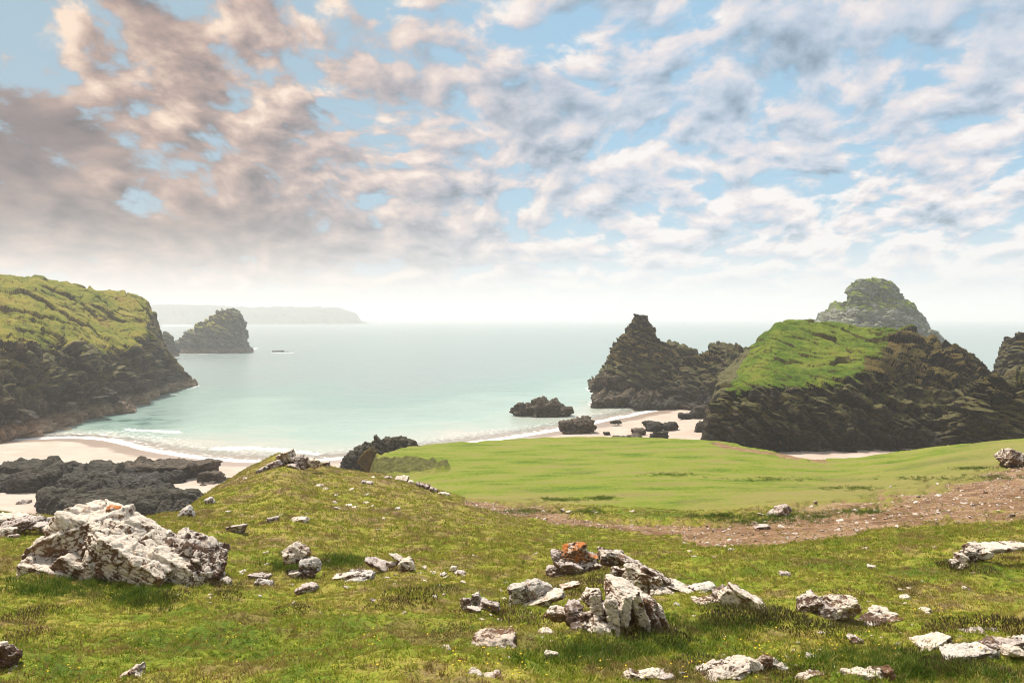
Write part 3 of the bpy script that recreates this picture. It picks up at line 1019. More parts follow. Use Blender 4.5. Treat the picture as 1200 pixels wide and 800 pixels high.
def ring_thing(name, levels, d, ratio, mat, label, cat, layers, group=None, cap=None, seed=0, **kw):
    V, Q, Qc = ring_rock(levels, d, ratio, **kw)
    V = rough(V, Q, layers, None, seed)
    last = V[Qc[:, 0]]
    V[-1] = last.mean(0)
    # close the top with a fan of thin quads through the centre ring
    nang = len(Qc)
    mid = len(V) + np.arange(nang)
    V = np.concatenate([V, 0.5 * (last + V[-1])])
    mid2 = len(V) + np.arange(nang)
    V = np.concatenate([V, 0.02 * last + 0.98 * V[Qc[0, 2]]])
    t0, t1 = Qc[:, 0], Qc[:, 1]
    Q = np.concatenate([Q, np.stack([t0, t1, np.roll(mid, -1), mid], 1), np.stack([mid, np.roll(mid, -1), np.roll(mid2, -1), mid2], 1)])
    caps = []
    if cap:
        pn, pm, zlo, up, pl = cap
        _, fn = vnormals(V, Q)
        ctr = V[Q].mean(1)
        nz = fbm(ctr / 6.0, 4, seed + 9)
        caps = [(pn, (ctr[:, 2] + 9 * nz > zlo) & (fn[:, 2] + 0.35 * nz > up), pm, pl)]
    return solid(name, V, Q, mat, label, cat, group, caps)


def prof_thing(name, cols, step, nrow, mat, label, cat, layers, capfn=None, amountfn=None, seed=0, x0=None, x1=None):
    keys = sorted(cols)
    p = np.arange(keys[0] if x0 is None else x0, (keys[-1] if x1 is None else x1) + 1e-6, step)
    X, Y, Z, K = profile_surface(cols, p, nrow)
    V = np.stack([X, Y, Z], -1).reshape(-1, 3)
    Q = grid_quads(*X.shape)[:, ::-1]
    KK = np.broadcast_to(K[None], X.shape).ravel()
    PX = np.broadcast_to(p[:, None], X.shape).ravel()
    amt = amountfn(KK, PX, V) if amountfn else None
    V = rough(V, Q, layers, amt, seed)
    caps = []
    if capfn:
        _, fn = vnormals(V, Q)
        caps = capfn(KK[Q].mean(1), PX[Q].mean(1), V[Q].mean(1), fn)
    return solid(name, V, Q, mat, label, cat, None, caps)


# left headland
def hb(*pts, back=(560, 15)):
    pts = list(pts)
    d0, y0 = pts[0]
    pts[0] = zp(d0, -3.0)
    return pts + [zp(*back)]


HEAD = {
    -260: hb((222, 560), (230, 520), (240, 450), (255, 395), (320, 350), (420, 316)), -60: hb((250, 530), (256, 508), (264, 452), (280, 398), (330, 360), (425, 321)),
    0: hb((262, 522), (268, 500), (276, 452), (290, 402), (345, 364), (432, 323.5)), 30: hb((272, 516), (278, 496), (286, 452), (300, 404), (352, 364), (440, 324)),
    60: hb((288, 508), (294, 489), (302, 452), (316, 406), (372, 366), (452, 330)), 100: hb((324, 493), (330, 477), (338, 447), (350, 412), (402, 376), (466, 338)),
    118: hb((340, 490), (346, 476), (354, 446), (364, 414), (414, 380), (470, 340)), 135: hb((352, 484), (358, 470), (366, 442), (378, 414), (426, 382), (476, 342)),
    160: hb((380, 474), (386, 460), (394, 434), (404, 405), (442, 378), (484, 345)), 172: hb((400, 470), (406, 456), (412, 428), (422, 400), (452, 375), (490, 350)),
    183: hb((422, 465), (427, 452), (432, 430), (442, 407), (462, 392), (490, 373), back=(530, 5)), 194: hb((440, 460), (444, 450), (449, 436), (456, 419), (466, 411), (480, 405), back=(510, 0)),
    212: hb((470, 455), (472, 447), (475, 441), (479, 435), (483, 431), (488, 429), back=(505, -3)),
    226: hb((492, 452), (493, 450), (494, 449), (496, 448), (498, 448), (500, 448), back=(508, -4)), 236: [zp(500, -4), zp(501, -4), zp(502, -4), zp(503, -4), zp(504, -4), zp(505, -4), zp(508, -4)],
}


def head_amt(K, PX, V):
    return (0.22 + 0.78 * sstep(K, 3.25, 2.8)) * sstep(PX, 240, 205) + 0.10


def head_cap(K, PX, C, fn):
    n = fbm(C / 14.0, 5, 77)
    n2 = fbm(C / np.array([9.0, 9.0, 5.0]), 4, 78)
    kk = K + 0.75 * n
    g = (kk > 2.95) & (kk < 6.2) & (PX < 178 + 14 * n) & (fn[:, 2] > np.where(K > 3.2, -1, 0.30))
    h = (~g) & (kk > 2.75) & (fn[:, 2] > 0.30 + 0.3 * n2) & (K < 6)
    return [('grass_cap', g, MT['cap_head'], 'green and straw coloured turf on the headland top'), ('heath', h, MT['cap_brown'], 'brown heath at the cliff edge')]


prof_thing('headland', HEAD, 0.8, 420, MT['cliff'], 'high grass-topped headland with dark cliffs closing the left side of the cove', 'headland',
           [('gully', 30, 5.5), ('cells', 17, 6.0), ('cells', 7.0, 3.0), ('cells', 2.8, 0.7), ('ridge', 20, 1.4), ('fbm', 3.0, 0.2)], head_cap, head_amt, 3, x0=-120)

# right mound
def mb(*pts, back=(318, -3)):
    pts = list(pts)
    pts[0] = zp(pts[0][0], -2.0)
    return pts + [zp(*back)]


MOUND = {
    818: [zp(d, -3) for d in (244, 246, 248, 250, 252, 256, 262)],
    830: mb((237, 0), (238, 512), (240, 495), (243, 486), (249, 482), (255, 480), back=(280, -3)), 842: mb((232, 0), (234, 496), (238, 463), (243, 456), (252, 449), (262, 443), back=(295, -3)),
    858: mb((230, 0), (232, 492), (236, 458), (246, 448), (260, 438), (276, 428)), 880: mb((228, 0), (231, 490), (236, 455), (250, 436), (267, 418), (284, 403)), 900: mb((228, 0), (231, 490), (236, 455), (250, 432), (267, 408), (286, 389)),
    920: mb((227, 0), (230, 492), (236, 456), (252, 429), (272, 400), (290, 377)), 950: mb((226, 0), (230, 492), (237, 453), (253, 427), (273, 400), (292, 375.5)),
    985: mb((226, 0), (231, 490), (239, 447), (254, 423), (274, 400), (292, 380)), 1012: mb((226, 0), (232, 488), (241, 436), (256, 414), (275, 398), (291, 386)),
    1050: mb((226, 0), (233, 492), (243, 444), (256, 420), (272, 402), (288, 391)), 1090: mb((226, 0), (233, 494), (244, 448), (256, 424), (270, 406), (284, 393)),
    1115: mb((226, 0), (233, 495), (244, 457), (255, 434), (268, 416), (280, 406)), 1140: mb((226, 0), (233, 495), (243, 466), (254, 448), (266, 433), (277, 424)),
    1170: mb((226, 0), (233, 498), (243, 474), (253, 462), (263, 453), (272, 447)), 1200: mb((226, 0), (233, 500), (242, 482), (252, 469), (262, 458), (270, 450)),
    1260: mb((226, 0), (232, 512), (240, 500), (250, 494), (258, 490), (266, 488)), 1330: [zp(d, -3) for d in (226, 232, 240, 250, 258, 266, 300)],
}


def mound_amt(K, PX, V):
    g = sstep(K, 1.75, 2.25) * sstep(PX, 1080, 1000)
    return 1 - 0.74 * g


def mound_cap(K, PX, C, fn):
    n = fbm(C / 9.0, 5, 87)
    n3 = fbm(C / 2.6, 3, 88)
    kk = K + 0.55 * n + 0.35 * n3
    g = (kk > 1.9) & (kk < 5.4) & (PX > 848 + 11 * np.clip(K - 2, 0, 3) + 14 * n) & (PX < 1030 + 45 * n - 16 * (3.2 - K)) & (fn[:, 2] > np.where(K > 2.35, -1, 0.25))
    h = (~g) & (kk > np.where(PX > 1000, 1.95, 1.72)) & (fn[:, 2] > np.where(PX > 1000, 0.24, 0.22) + 0.4 * n) & (K < 5.6)
    return [('grass_cap', g, MT['cap_green'], 'bright green grass on the sloping top'), ('heath', h, MT['cap_brown'], 'brown and olive heath around the grass')]


prof_thing('rocky_mound', MOUND, 1.0, 380, MT['stack'], 'broad dark rock mound with a bright green grass top behind the meadow', 'mound',
           [('gully', 19, 3.0), ('cells', 12, 3.5), ('cells', 5.0, 1.9), ('cells', 2.0, 0.5), ('ridge', 14, 0.9), ('fbm', 2.5, 0.2)], mound_cap, mound_amt, 13)

RIDGE = {
    762: [zp(d, -4) for d in (380, 382, 384, 386, 400)], 778: [zp(374, -3), (377, 466), (380, 457), (384, 453), zp(402, -4)], 792: [zp(366, -3), (370, 462), (375, 444), (380, 435), zp(405, -4)],
    806: [zp(358, -3), (364, 460), (371, 438), (379, 425), zp(410, -4)], 822: [zp(350, -3), (358, 460), (368, 430), (378, 417), zp(412, -4)], 836: [zp(346, -3), (355, 458), (366, 423), (377, 408), zp(412, -4)],
    848: [zp(342, -3), (352, 455), (364, 420), (376, 404.5), zp(412, -4)], 862: [zp(338, -3), (350, 452), (362, 422), (375, 408), zp(410, -4)], 885: [zp(334, -3), (347, 450), (360, 425), (372, 409), zp(405, -4)],
    915: [zp(332, -3), (345, 460), (356, 440), (366, 425), zp(400, -4)], 950: [zp(d, -4) for d in (332, 345, 356, 366, 390)],
}


def ridge_cap(K, PX, C, fn):
    n = fbm(C / 7.0, 4, 91)
    return [('heath', (K + 0.6 * n > 2.2) & (fn[:, 2] > 0.35 + 0.3 * n), MT['cap_brown'], 'olive brown heath on the crest')]


prof_thing('rock_ridge', RIDGE, 1.0, 230, MT['stack'], 'dark rock ridge between the pointed stack and the grass-topped mound', 'ridge',
           [('cells', 9, 3.0), ('cells', 4.0, 1.7), ('cells', 1.8, 0.4), ('ridge', 12, 1.0)], ridge_cap, None, 23)

STACKL = [('gully', 14, 1.2), ('cells', 10, 1.8), ('cells', 4.6, 1.9), ('cells', 2.0, 0.5), ('ridge', 13, 0.8)]
ring_thing('sea_stack', [(477, 698, 815), (464, 700, 813), (452, 704, 809), (442, 704, 804), (430, 708, 802), (418, 717, 796), (408, 722, 784), (400, 726, 776), (392, 730, 770), (384, 734, 765), (378, 739, 760), (370, 744, 755)],
           402, 0.85, MT['stack'], 'pointed dark sea stack with ochre grass on its peak, at the bay edge', 'sea stack', STACKL, cap=('grass_cap', MT['cap_brown'], 20, -0.05, 'olive and ochre tufts on the peak'), seed=31)
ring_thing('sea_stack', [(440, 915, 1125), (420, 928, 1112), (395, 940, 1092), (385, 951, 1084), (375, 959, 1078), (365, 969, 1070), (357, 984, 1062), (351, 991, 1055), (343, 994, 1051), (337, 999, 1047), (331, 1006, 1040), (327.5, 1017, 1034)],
           640, 0.8, MT['mist'], 'tall knobbed sea stack behind the grass-topped mound, mist painted into its pale grey rock', 'sea stack', [('cells', 16, 3.4), ('cells', 6, 1.6), ('ridge', 18, 2.4)], cap=('grass_cap', MT['cap_green'], 48, 0.30, 'green grass patches'), seed=41)
ring_thing('sea_stack', [(490, 1168, 1283), (440, 1173, 1273), (425, 1175, 1266), (410, 1177, 1258), (401, 1183, 1251), (392, 1196, 1236)],
           318, 0.8, MT['stack'], 'rounded dark rock cut off by the edge of view behind the grass-topped mound', 'sea stack', [('cells', 9, 1.7), ('cells', 3.6, 1.0), ('ridge', 11, 1.3)], cap=('grass_cap', MT['cap_brown'], 30, 0.35, None), seed=51)
ring_thing('rock_bluff', [(548, 1108, 1300), (522, 1110, 1295), (500, 1112, 1290), (480, 1118, 1280), (466, 1126, 1268), (455, 1138, 1255), (447, 1150, 1240), (442, 1160, 1215), (440, 1170, 1195)],
           214, 0.55, MT['stack'], 'dark craggy bluff with a shaded cleft rising beside the far edge of the meadow', 'bluff', [('cells', 9, 3.0), ('cells', 3.6, 1.5), ('cells', 1.6, 0.4), ('ridge', 9, 0.7)], cap=('heath', MT['cap_brown'], 19, 0.4, None), seed=61)
ring_thing('rock_island', [(414.5, 202, 298), (411, 203, 296), (405, 206, 291), (398, 213, 288.5), (390, 221, 287.5), (382, 231, 287), (375, 242, 287), (369, 252, 285), (364, 259, 281), (360.5, 266, 274)],
           965, 0.62, MT['island'], 'steep wedge-shaped grey island with a green back, off the headland tip', 'island', [('cells', 18, 4.5), ('cells', 7.5, 2.4), ('ridge', 20, 1.4)], cap=('grass_cap', MT['cap_head'], 24, 0.42, 'yellow green turf on the island back'), seed=71, base_drop=5)
ring_thing('rock_islet', [(413, 183, 209), (405, 185, 207), (397, 187, 204), (390, 190, 198), (388, 191, 195)], 820, 0.7, MT['island'], 'small green-brown rock in the gap between the headland and the wedge-shaped island', 'rock', [('cells', 9, 1.8), ('cells', 4, 0.9)], seed=81, nang=120, nlev=70, base_drop=4)

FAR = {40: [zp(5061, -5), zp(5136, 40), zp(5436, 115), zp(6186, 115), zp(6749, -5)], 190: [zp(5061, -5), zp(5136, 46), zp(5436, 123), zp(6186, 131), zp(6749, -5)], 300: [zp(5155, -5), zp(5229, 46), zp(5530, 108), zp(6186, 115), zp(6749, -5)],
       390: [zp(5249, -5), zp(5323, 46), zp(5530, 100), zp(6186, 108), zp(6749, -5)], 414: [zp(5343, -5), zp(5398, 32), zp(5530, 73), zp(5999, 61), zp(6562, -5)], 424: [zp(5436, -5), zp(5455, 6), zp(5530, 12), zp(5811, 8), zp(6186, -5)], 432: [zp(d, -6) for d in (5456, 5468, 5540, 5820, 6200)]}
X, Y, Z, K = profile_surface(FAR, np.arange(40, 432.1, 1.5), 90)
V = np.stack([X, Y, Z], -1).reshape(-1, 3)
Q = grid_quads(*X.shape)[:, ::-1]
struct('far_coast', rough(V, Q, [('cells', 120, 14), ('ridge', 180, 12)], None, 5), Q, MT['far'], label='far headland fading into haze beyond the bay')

# ------------------------------------------------------------------ haze
HAZE_D = 0.00022
hz_m = bpy.data.materials.new('haze')
hz_m.use_nodes = True
_t = NT(hz_m.node_tree)
_t.n.clear()
_o = _t.node('ShaderNodeOutputMaterial')
_v = _t.node('ShaderNodeVolumePrincipled')
_v.inputs['Color'].default_value = (.97, .975, .98, 1)
_v.inputs['Density'].default_value = HAZE_D
_v.inputs['Anisotropy'].default_value = 0.25
_t.l.new(_v.outputs[0], _o.inputs['Volume'])
x0, x1, y0, y1, z0, z1 = -30000, 30000, -300, 17000, -11.0, 190.0
hv = np.array([[x, y, z] for x in (x0, x1) for y in (y0, y1) for z in (z0, z1)], float)
hq = np.array([[0, 1, 3, 2], [4, 6, 7, 5], [0, 4, 5, 1], [2, 3, 7, 6], [0, 2, 6, 4], [1, 5, 7, 3]])
hz_o = struct('haze', hv, hq, hz_m, kind='stuff')
for p_ in hz_o.data.polygons:
    p_.use_smooth = False
# ------------------------------------------------------------------ boulders, outcrops, stones
_ico = {}


def ico(n):
    if n not in _ico:
        bm = bmesh.new()
        bmesh.ops.create_icosphere(bm, subdivisions=n, radius=1)
        v = np.array([x.co for x in bm.verts])
        f = np.array([[x.index for x in p.verts] for p in bm.faces])
        bm.free()
        _ico[n] = (v / np.linalg.norm(v, axis=1, keepdims=True), f)
    return _ico[n]


def block_shape(half, seed, level=5, cuts=7, power=22, jag=1.0, flat=0.16, grain=1.0, strata=0.0):
    """An angular, weathered block: a random cut polytope, chipped by facets, cracked and pitted. half = half sizes (m)."""
    rs = np.random.RandomState(seed)
    U, T = ico(level)
    half = np.array(half, float)
    nn, dd = [], []
    for ax in range(3):
        for sg in (-1, 1):
            n = rs.normal(0, flat, 3)
            n[ax] = sg
            nn.append(n / np.linalg.norm(n))
            dd.append(rs.uniform(0.86, 1.0))
    for _ in range(cuts):
        n = rs.normal(0, 1, 3)
        n /= np.linalg.norm(n)
        nn.append(n)
        dd.append(rs.uniform(0.86, 1.12))
    nn, dd = np.array(nn), np.array(dd)
    proj = np.maximum(U @ nn.T, 0) / dd
    r = (proj ** power).sum(1) ** (-1.0 / power)
    V = U * r[:, None] * half
    s = float((half[0] * half[1] * half[2]) ** (1 / 3))
    off = rs.uniform(-50, 50, 3)
    N, _ = vnormals(V, T)
    p = V / s + off
    w = 0.35 * np.stack([perlin(p * 1.3 + 7 * j, seed + j) for j in range(3)], 1)
    val, tl, ed = cells((p + w) * np.array([1.6, 1.6, 2.3]), seed)
    d = jag * s * (0.055 * val + 0.17 * tl - 0.09 * np.exp(-(ed / 0.06) ** 2))
    val, tl, ed = cells((p + w) * np.array([4.0, 4.0, 5.5]), seed + 5)
    d += jag * s * (0.016 * val + 0.065 * tl - 0.032 * np.exp(-(ed / 0.07) ** 2))
    d += s * grain * (0.085 * fbm(p * 2.6, 5, seed + 9) + 0.035 * fbm(p * 9, 3, seed + 11, 0.55, True))
    if strata:
        q = p[:, 2] * 5.5 + 0.8 * fbm(p * 1.4, 3, seed + 2)
        d += -strata * s * 0.10 * np.exp(-((q - np.round(q)) / 0.13) ** 2)
    return V + N * d[:, None], T


def turn(V, roll=0.0, yaw=0.0, pitch=0.0):
    """roll: in the upright plane across the view (+ lifts the right end), pitch: leans towards the viewer, yaw: about the vertical."""
    m = Matrix.Rotation(R(yaw), 3, 'Z') @ Matrix.Rotation(R(-roll), 3, 'Y') @ Matrix.Rotation(R(pitch), 3, 'X')
    return V @ np.array(m).T


_seed = [1000]


def nseed():
    _seed[0] += 1
    return _seed[0]


def block_mesh(px, py, d, w, h, dep, roll=0, yaw=0, pitch=0, level=5, name='block', mat='white', base=None, **kw):
    """A block whose middle is seen at (px, py) from d metres, w by h in the frame's own pixels, dep = depth / width."""
    k = d / F
    V, T = block_shape((w * k / 2, w * k * dep / 2, h * k / 2), nseed(), level, **kw)
    V = turn(V, roll, yaw, pitch) + pt(px, py, d)
    return V, T


def boulder(name, label, cat, mat, px, py, w, h, d, dep=0.8, group=None, roll=0, yaw=0, pitch=0, level=5, **kw):
    """A rock that is one thing of one mesh."""
    V, T = block_mesh(px, py, d, w, h, dep, roll, yaw, pitch, level, **kw)
    return solid(name, V, T, MT[mat], label, cat, group)


def outcrop(name, label, d, blocks, group=None, cat='outcrop'):
    """Bedrock breaking through the turf: an Empty with one mesh per block. blocks: (part, material, px, py, w, h, depth ratio, roll, distance offset, level, options)."""
    made = []
    for b in blocks:
        pn, mt, px, py, w, h, dep, roll, off, lv = b[:10]
        kw = dict(b[10]) if len(b) > 10 else {}
        lb = kw.pop('label', None)
        V, T = block_mesh(px, py, d + off, w, h, dep, roll, level=lv, **kw)
        made.append((pn, mt, V, T, lb))
    allv = np.concatenate([m_[2] for m_ in made])
    base = np.array([allv[:, 0].mean(), allv[:, 1].mean(), allv[:, 2].min()])
    e = bpy.data.objects.new(name, None)
    COL.objects.link(e)
    e.location = base
    e.empty_display_size = 0.3
    tag(e, label, cat, group)
    for pn, mt, V, T, lb in made:
        c = link(pn, new_mesh(pn, V - base, T, MT[mt]), e)
        if lb:
            c['label'] = lb
    return e


# --- rocks in the water and on the sand
BW = 'rocks standing on the sand of the cove'
def shore_d(py, z):
    return (EYE - z) * F / (py - HZ)


for px, py, w, h, mt, lab in ((613, 480, 24, 16, 'brownshore', 'low grey rock at the seaward left end of the row awash off the sand'), (636, 478, 36, 21, 'brownshore', 'highest grey-brown rock in the middle of the row awash off the sand'),
                              (655, 481, 30, 14, 'brownshore', 'low grey-brown rock tapering off at the beach end of the row awash')):
    boulder('shore_rock', lab, 'rock', mt, px, py + 1, w, h, shore_d(487, 0), 0.8, 'rocks awash off the sand', level=5, yaw=20, jag=2.4, cuts=10)
boulder('shore_rock', 'large brown-grey rock with a raised right end where the waves meet the sand', 'rock', 'brownshore', 677, 500, 40, 17, shore_d(507, 0.3), 0.7, None, level=5, jag=2.0, roll=6)
for px, py, w, h, lab in ((722, 494.5, 13, 4, 'flat dark rock standing in the wet sand nearest the waterline'), (711, 507.5, 8, 3, 'smallest flat dark stone alone on the sand'), (760, 495.5, 14, 5, 'low dark rock behind the two bigger round rocks on the sand'),
                          (768, 500.5, 19, 10, 'round brown-black rock, left one of the touching pair on the sand'), (785, 500, 19, 10, 'rough black rock, right one of the touching pair on the sand'), (749, 506, 16, 8, 'smooth brown rock between the pair and the meadow edge'),
                          (802, 487.5, 14, 7, 'isolated brown rock on the upper sand near the dark ridge'), (772, 512, 25, 12, 'black rock half hidden by the meadow edge'), (744, 512.5, 22, 8, 'grey rock half hidden by the meadow edge'),
                          (724, 514, 22, 6, 'flat grey-brown rocks low along the meadow edge'), (824, 501, 18, 15, 'dark upright rock at the foot of the mound'), (821, 483, 26, 14, 'dark brown rock against the foot of the ridge')):
    boulder('beach_rock', lab, 'rock', 'shore' if 'black' in lab or 'dark' in lab else 'brownshore', px, py, w, h, shore_d(py + h / 2, 1.0), 0.8, BW, level=4, yaw=px % 50, jag=1.6)
for px, py, w, h, d, lab, mt in ((722, 452, 62, 24, 392, 'jagged tan and black ledge at the seaward foot of the pointed stack', 'brownshore'), (738, 468, 84, 20, 384, 'low brown ledge running out below the pointed stack', 'brownshore'),
                                 (784, 478, 92, 18, 372, 'dark ledge lying between the sand and the rock ridge', 'shore')):
    boulder('rock_ledge', lab, 'ledge', mt, px, py, w, h, d, 0.5, 'ledges below the pointed stack', level=6, jag=2.2)
boulder('rock_shoulder', 'black rock shoulder leaning on the right flank of the pointed stack', 'rock', 'stack', 790, 421, 36, 44, 415, 0.8, None, roll=-30, level=5)
boulder('rock_shoulder', 'low black rock seen in the gap between the pointed stack and the ridge', 'rock', 'stack', 814, 430, 34, 20, 440, 0.8, None, level=5)
boulder('sea_rock', 'long low black rock far out in the bay', 'rock', 'shore', 326, 412.4, 13, 3.4, 985, 0.8, 'two tiny rocks out in the bay', level=3)
boulder('sea_rock', 'smaller rounded black rock far out in the bay', 'rock', 'shore', 336.5, 412.8, 5.5, 2.6, 985, 0.9, 'two tiny rocks out in the bay', level=3)

# --- dark rocks below the hill crest and left of it
V, Q, Qc = None, None, None
ring_thing('dark_crag', [(585, 385, 505), (560, 388, 500), (548, 396, 494), (536, 405, 492), (526, 417, 491), (519, 431, 488), (514, 441, 480), (511.5, 449, 470)], 216, 0.6, MT['shore'],
           'black crag with an ochre patch of lichen showing over the grassy hill crest', 'crag', [('cells', 4.5, 1.1), ('cells', 1.9, 0.55), ('cells', 0.8, 0.22), ('ridge', 5, 0.8)], seed=101, sq=3.0)
boulder('lichen_boulder', 'small ochre and olive rock shoulder leaning on the black crag', 'rock', 'ochre', 433, 538, 22, 24, 203, 0.6, None, roll=-40, level=5)
for lab, mt, px, py, w, h, d, dep, roll, pit in (
        ('long black-brown rock platform lying across the sand below the hill', 'shore', 88, 578, 280, 48, 196, 0.42, -3, 10),
        ('dark ribbed rock slab in front of the long black platform', 'shore', 165, 595, 165, 46, 184, 0.4, -6, 12),
        ('low black shelf of rock nearest the hill, below the long platform', 'shore', 150, 596, 215, 36, 164, 0.4, -2, 6),
        ('brown seaweed-covered tongue of rock pointing out to the waves', 'brownshore', 184, 556, 100, 26, 206, 0.5, -4, 0),
        ('low grey-brown rock shelf at the right end of the dark platform', 'brownshore', 224, 580, 84, 26, 198, 0.6, 8, 0),
        ('small square brown rock alone on the sand by the end of the dark platform', 'brownshore', 247, 558, 29, 12, 200, 0.8, 2, 0),
        ('black rock mass filling the gully at the edge of view', 'shore', 10, 582, 160, 60, 190, 0.5, 0, 8)):
    boulder('rock_platform' if w > 60 else 'beach_rock', lab, 'rock', mt, px, py, w, h, d, dep, 'dark rocks on the sand below the hill', roll=roll, pitch=pit, level=7 if w > 140 else (6 if w > 60 else 4), jag=0.9, cuts=9, grain=1.5)
for px, py, w, h, lab in ((72, 592, 22, 14, 'rust-brown boulder on the rubble below the slope'), (28, 590, 16, 10, 'pinkish boulder on the rubble below the slope'), (48, 600, 18, 8, 'flat pink-grey boulder at the foot of the rubble')):
    boulder('rubble_boulder', lab, 'boulder', 'pink' if 'pink' in lab else 'rust', px, py, w, h, 172, 0.8, 'boulders on the rubble below the slope', level=4)

# --- outcrops on the near slope
def gd(px, py):
    return float(ground(px, py)[1])


W, G_, OR, RU, PK, DK = 'white', 'grey', 'orange', 'rust', 'pink', 'dark'
d0 = gd(140, 688)
sl = dict(flat=0.10, strata=0.3, jag=0.5, grain=0.7)
outcrop('rock_outcrop', 'large white lichen-crusted outcrop of slanting slabs, the biggest rock on the near slope', d0 + 1.0, [
    ('slab', W, 94, 643, 104, 58, .8, 22, 0.5, 6, sl), ('slab', W, 120, 632, 104, 66, .9, -24, 0.7, 7, sl), ('slab', W, 150, 650, 116, 60, .8, -27, 0.1, 7, sl),
    ('slab', W, 176, 656, 84, 64, .8, -30, 0.4, 7, sl), ('slab', DK, 224, 650, 66, 32, .9, -30, 0.6, 6, dict(label='brown-faced slab at the right end of the outcrop')), ('slab', W, 207, 671, 62, 42, .8, -30, 0.1, 6, sl),
    ('block', DK, 238, 676, 44, 38, .9, -22, 0.0, 6, dict(label='square brown-sided block with a white top')), ('slab', W, 76, 671, 92, 24, .6, -16, -0.3, 6, sl), ('block', W, 108, 682, 28, 22, .8, -12, -0.4, 5),
    ('slab', W, 222, 697, 50, 13, .7, -20, -0.5, 5), ('slab', W, 118, 671, 80, 34, .7, -28, -0.2, 6, sl), ('block', OR, 133, 598, 16, 10, .9, -10, 0.9, 4, dict(label='knob with orange lichen on the top edge'))], None)
d1 = gd(672, 672)
outcrop('rock_outcrop', 'blocky outcrop topped with bright orange lichen', d1 + .4, [
    ('block', OR, 674, 650, 34, 26, .9, 4, 0.2, 6), ('block', OR, 690, 657, 22, 22, .9, -12, 0.1, 5), ('block', PK, 658, 655, 20, 18, .9, 0, 0.1, 5), ('block', PK, 668, 664, 32, 12, .8, 0, -.2, 5), ('block', DK, 694, 664, 20, 12, .9, -10, -.1, 5), ('block', PK, 652, 670, 22, 12, .9, -8, -.2, 5)])
d2 = gd(622, 710)
outcrop('rock_outcrop', 'grey-pink outcrop with a pale ledge slanting up behind it, left of the orange-topped rock', d2 + .3, [
    ('block', G_, 618, 696, 40, 30, .8, 14, .1, 6), ('block', G_, 634, 690, 28, 18, .8, -6, .2, 5), ('slab', W, 636, 702, 56, 7, .6, 22, -.1, 5), ('block', G_, 604, 705, 14, 18, .9, 0, 0, 4), ('slab', W, 668, 686, 24, 5, .7, 12, .6, 4)])
d3 = gd(720, 752)
outcrop('rock_outcrop', 'big fan-shaped outcrop of cracked white slabs in the middle of the near slope', d3 + .7, [
    ('block', DK, 734, 726, 74, 40, .7, 6, .45, 5), ('slab', W, 742, 702, 74, 24, .8, -24, .7, 6, sl), ('block', W, 699, 712, 15, 34, 1.3, 10, -.1, 6), ('block', W, 716, 715, 13, 37, 1.5, 4, -.2, 6), ('block', W, 732, 717, 13, 38, 1.5, -6, -.2, 6), ('slab', W, 750, 719, 13, 42, 1.4, 22, -.1, 6), ('slab', RU, 762, 721, 13, 44, 1.1, 24, .1, 6, dict(strata=1.0)),
    ('slab', RU, 775, 727, 12, 42, 1.1, 30, .2, 6, dict(strata=1.0, label='rust-red slab dipping into the turf')), ('block', W, 694, 698, 22, 18, .9, 10, .6, 5), ('block', PK, 672, 722, 24, 24, .9, 0, .0, 5), ('block', W, 655, 719, 30, 15, .8, -8, .1, 5),
    ('block', DK, 687, 728, 20, 22, .9, 0, -.1, 5), ('block', W, 703, 738, 26, 18, .9, -30, -.3, 5), ('block', G_, 680, 738, 24, 20, .9, 20, -.2, 5), ('block', W, 699, 751, 26, 9, .8, 10, -.4, 4), ('block', W, 714, 746, 9, 8, .9, 0, -.4, 4)])
d4 = gd(750, 700)
outcrop('rock_outcrop', 'white-topped dark outcrop tailing away to the right behind the fan-shaped one', d4 + .5, [
    ('block', W, 748, 682, 42, 34, .9, -10, .1, 6), ('block', DK, 728, 676, 30, 20, .9, -8, .3, 5), ('slab', DK, 763, 675, 46, 14, .8, -34, .2, 5), ('block', W, 776, 700, 40, 26, .8, -22, -.2, 6), ('slab', W, 790, 688, 62, 10, .7, -17, .2, 5),
    ('slab', W, 806, 699, 34, 13, .8, -26, .0, 5), ('slab', G_, 822, 688, 30, 6, .8, 8, .3, 4), ('block', DK, 716, 652, 30, 16, .9, -6, 2.4, 5), ('slab', DK, 738, 659, 34, 9, .8, -24, 1.8, 4)])
d5 = gd(860, 715)
outcrop('rock_outcrop', 'white outcrop of slabs leaning right above a patch of dark heather', d5 + .3, [
    ('slab', W, 862, 703, 46, 22, .8, -24, .1, 6, sl), ('slab', W, 876, 702, 40, 10, .7, -28, .0, 5), ('block', PK, 846, 697, 22, 16, .9, 14, .3, 5), ('block', PK, 860, 692, 18, 14, .9, -6, .4, 5), ('slab', W, 888, 711, 26, 7, .7, -20, -.1, 4), ('slab', RU, 828, 706, 28, 8, .8, 12, .2, 4)])
d6 = gd(965, 724)
outcrop('rock_outcrop', 'speckled white double outcrop halfway up the right of the near slope', d6 + .2, [
    ('block', DK, 947, 710, 28, 18, .9, 16, .2, 5), ('block', W, 990, 711, 34, 20, .9, 4, .1, 6), ('block', PK, 968, 714, 28, 14, .9, 6, .1, 5), ('block', G_, 957, 705, 28, 10, .8, 0, .4, 5)])
d7 = gd(1030, 735)
outcrop('rock_outcrop', 'low brown outcrop with two white stones on it, right of the speckled double one', d7 + .2, [
    ('slab', DK, 1022, 731, 36, 12, .9, 6, .0, 5), ('slab', RU, 1040, 727, 28, 9, .8, 6, .1, 5), ('block', W, 1029, 717, 20, 11, .9, -8, .4, 5), ('block', W, 1042, 721, 18, 7, .8, -4, .3, 4)])
d8 = gd(1130, 668)
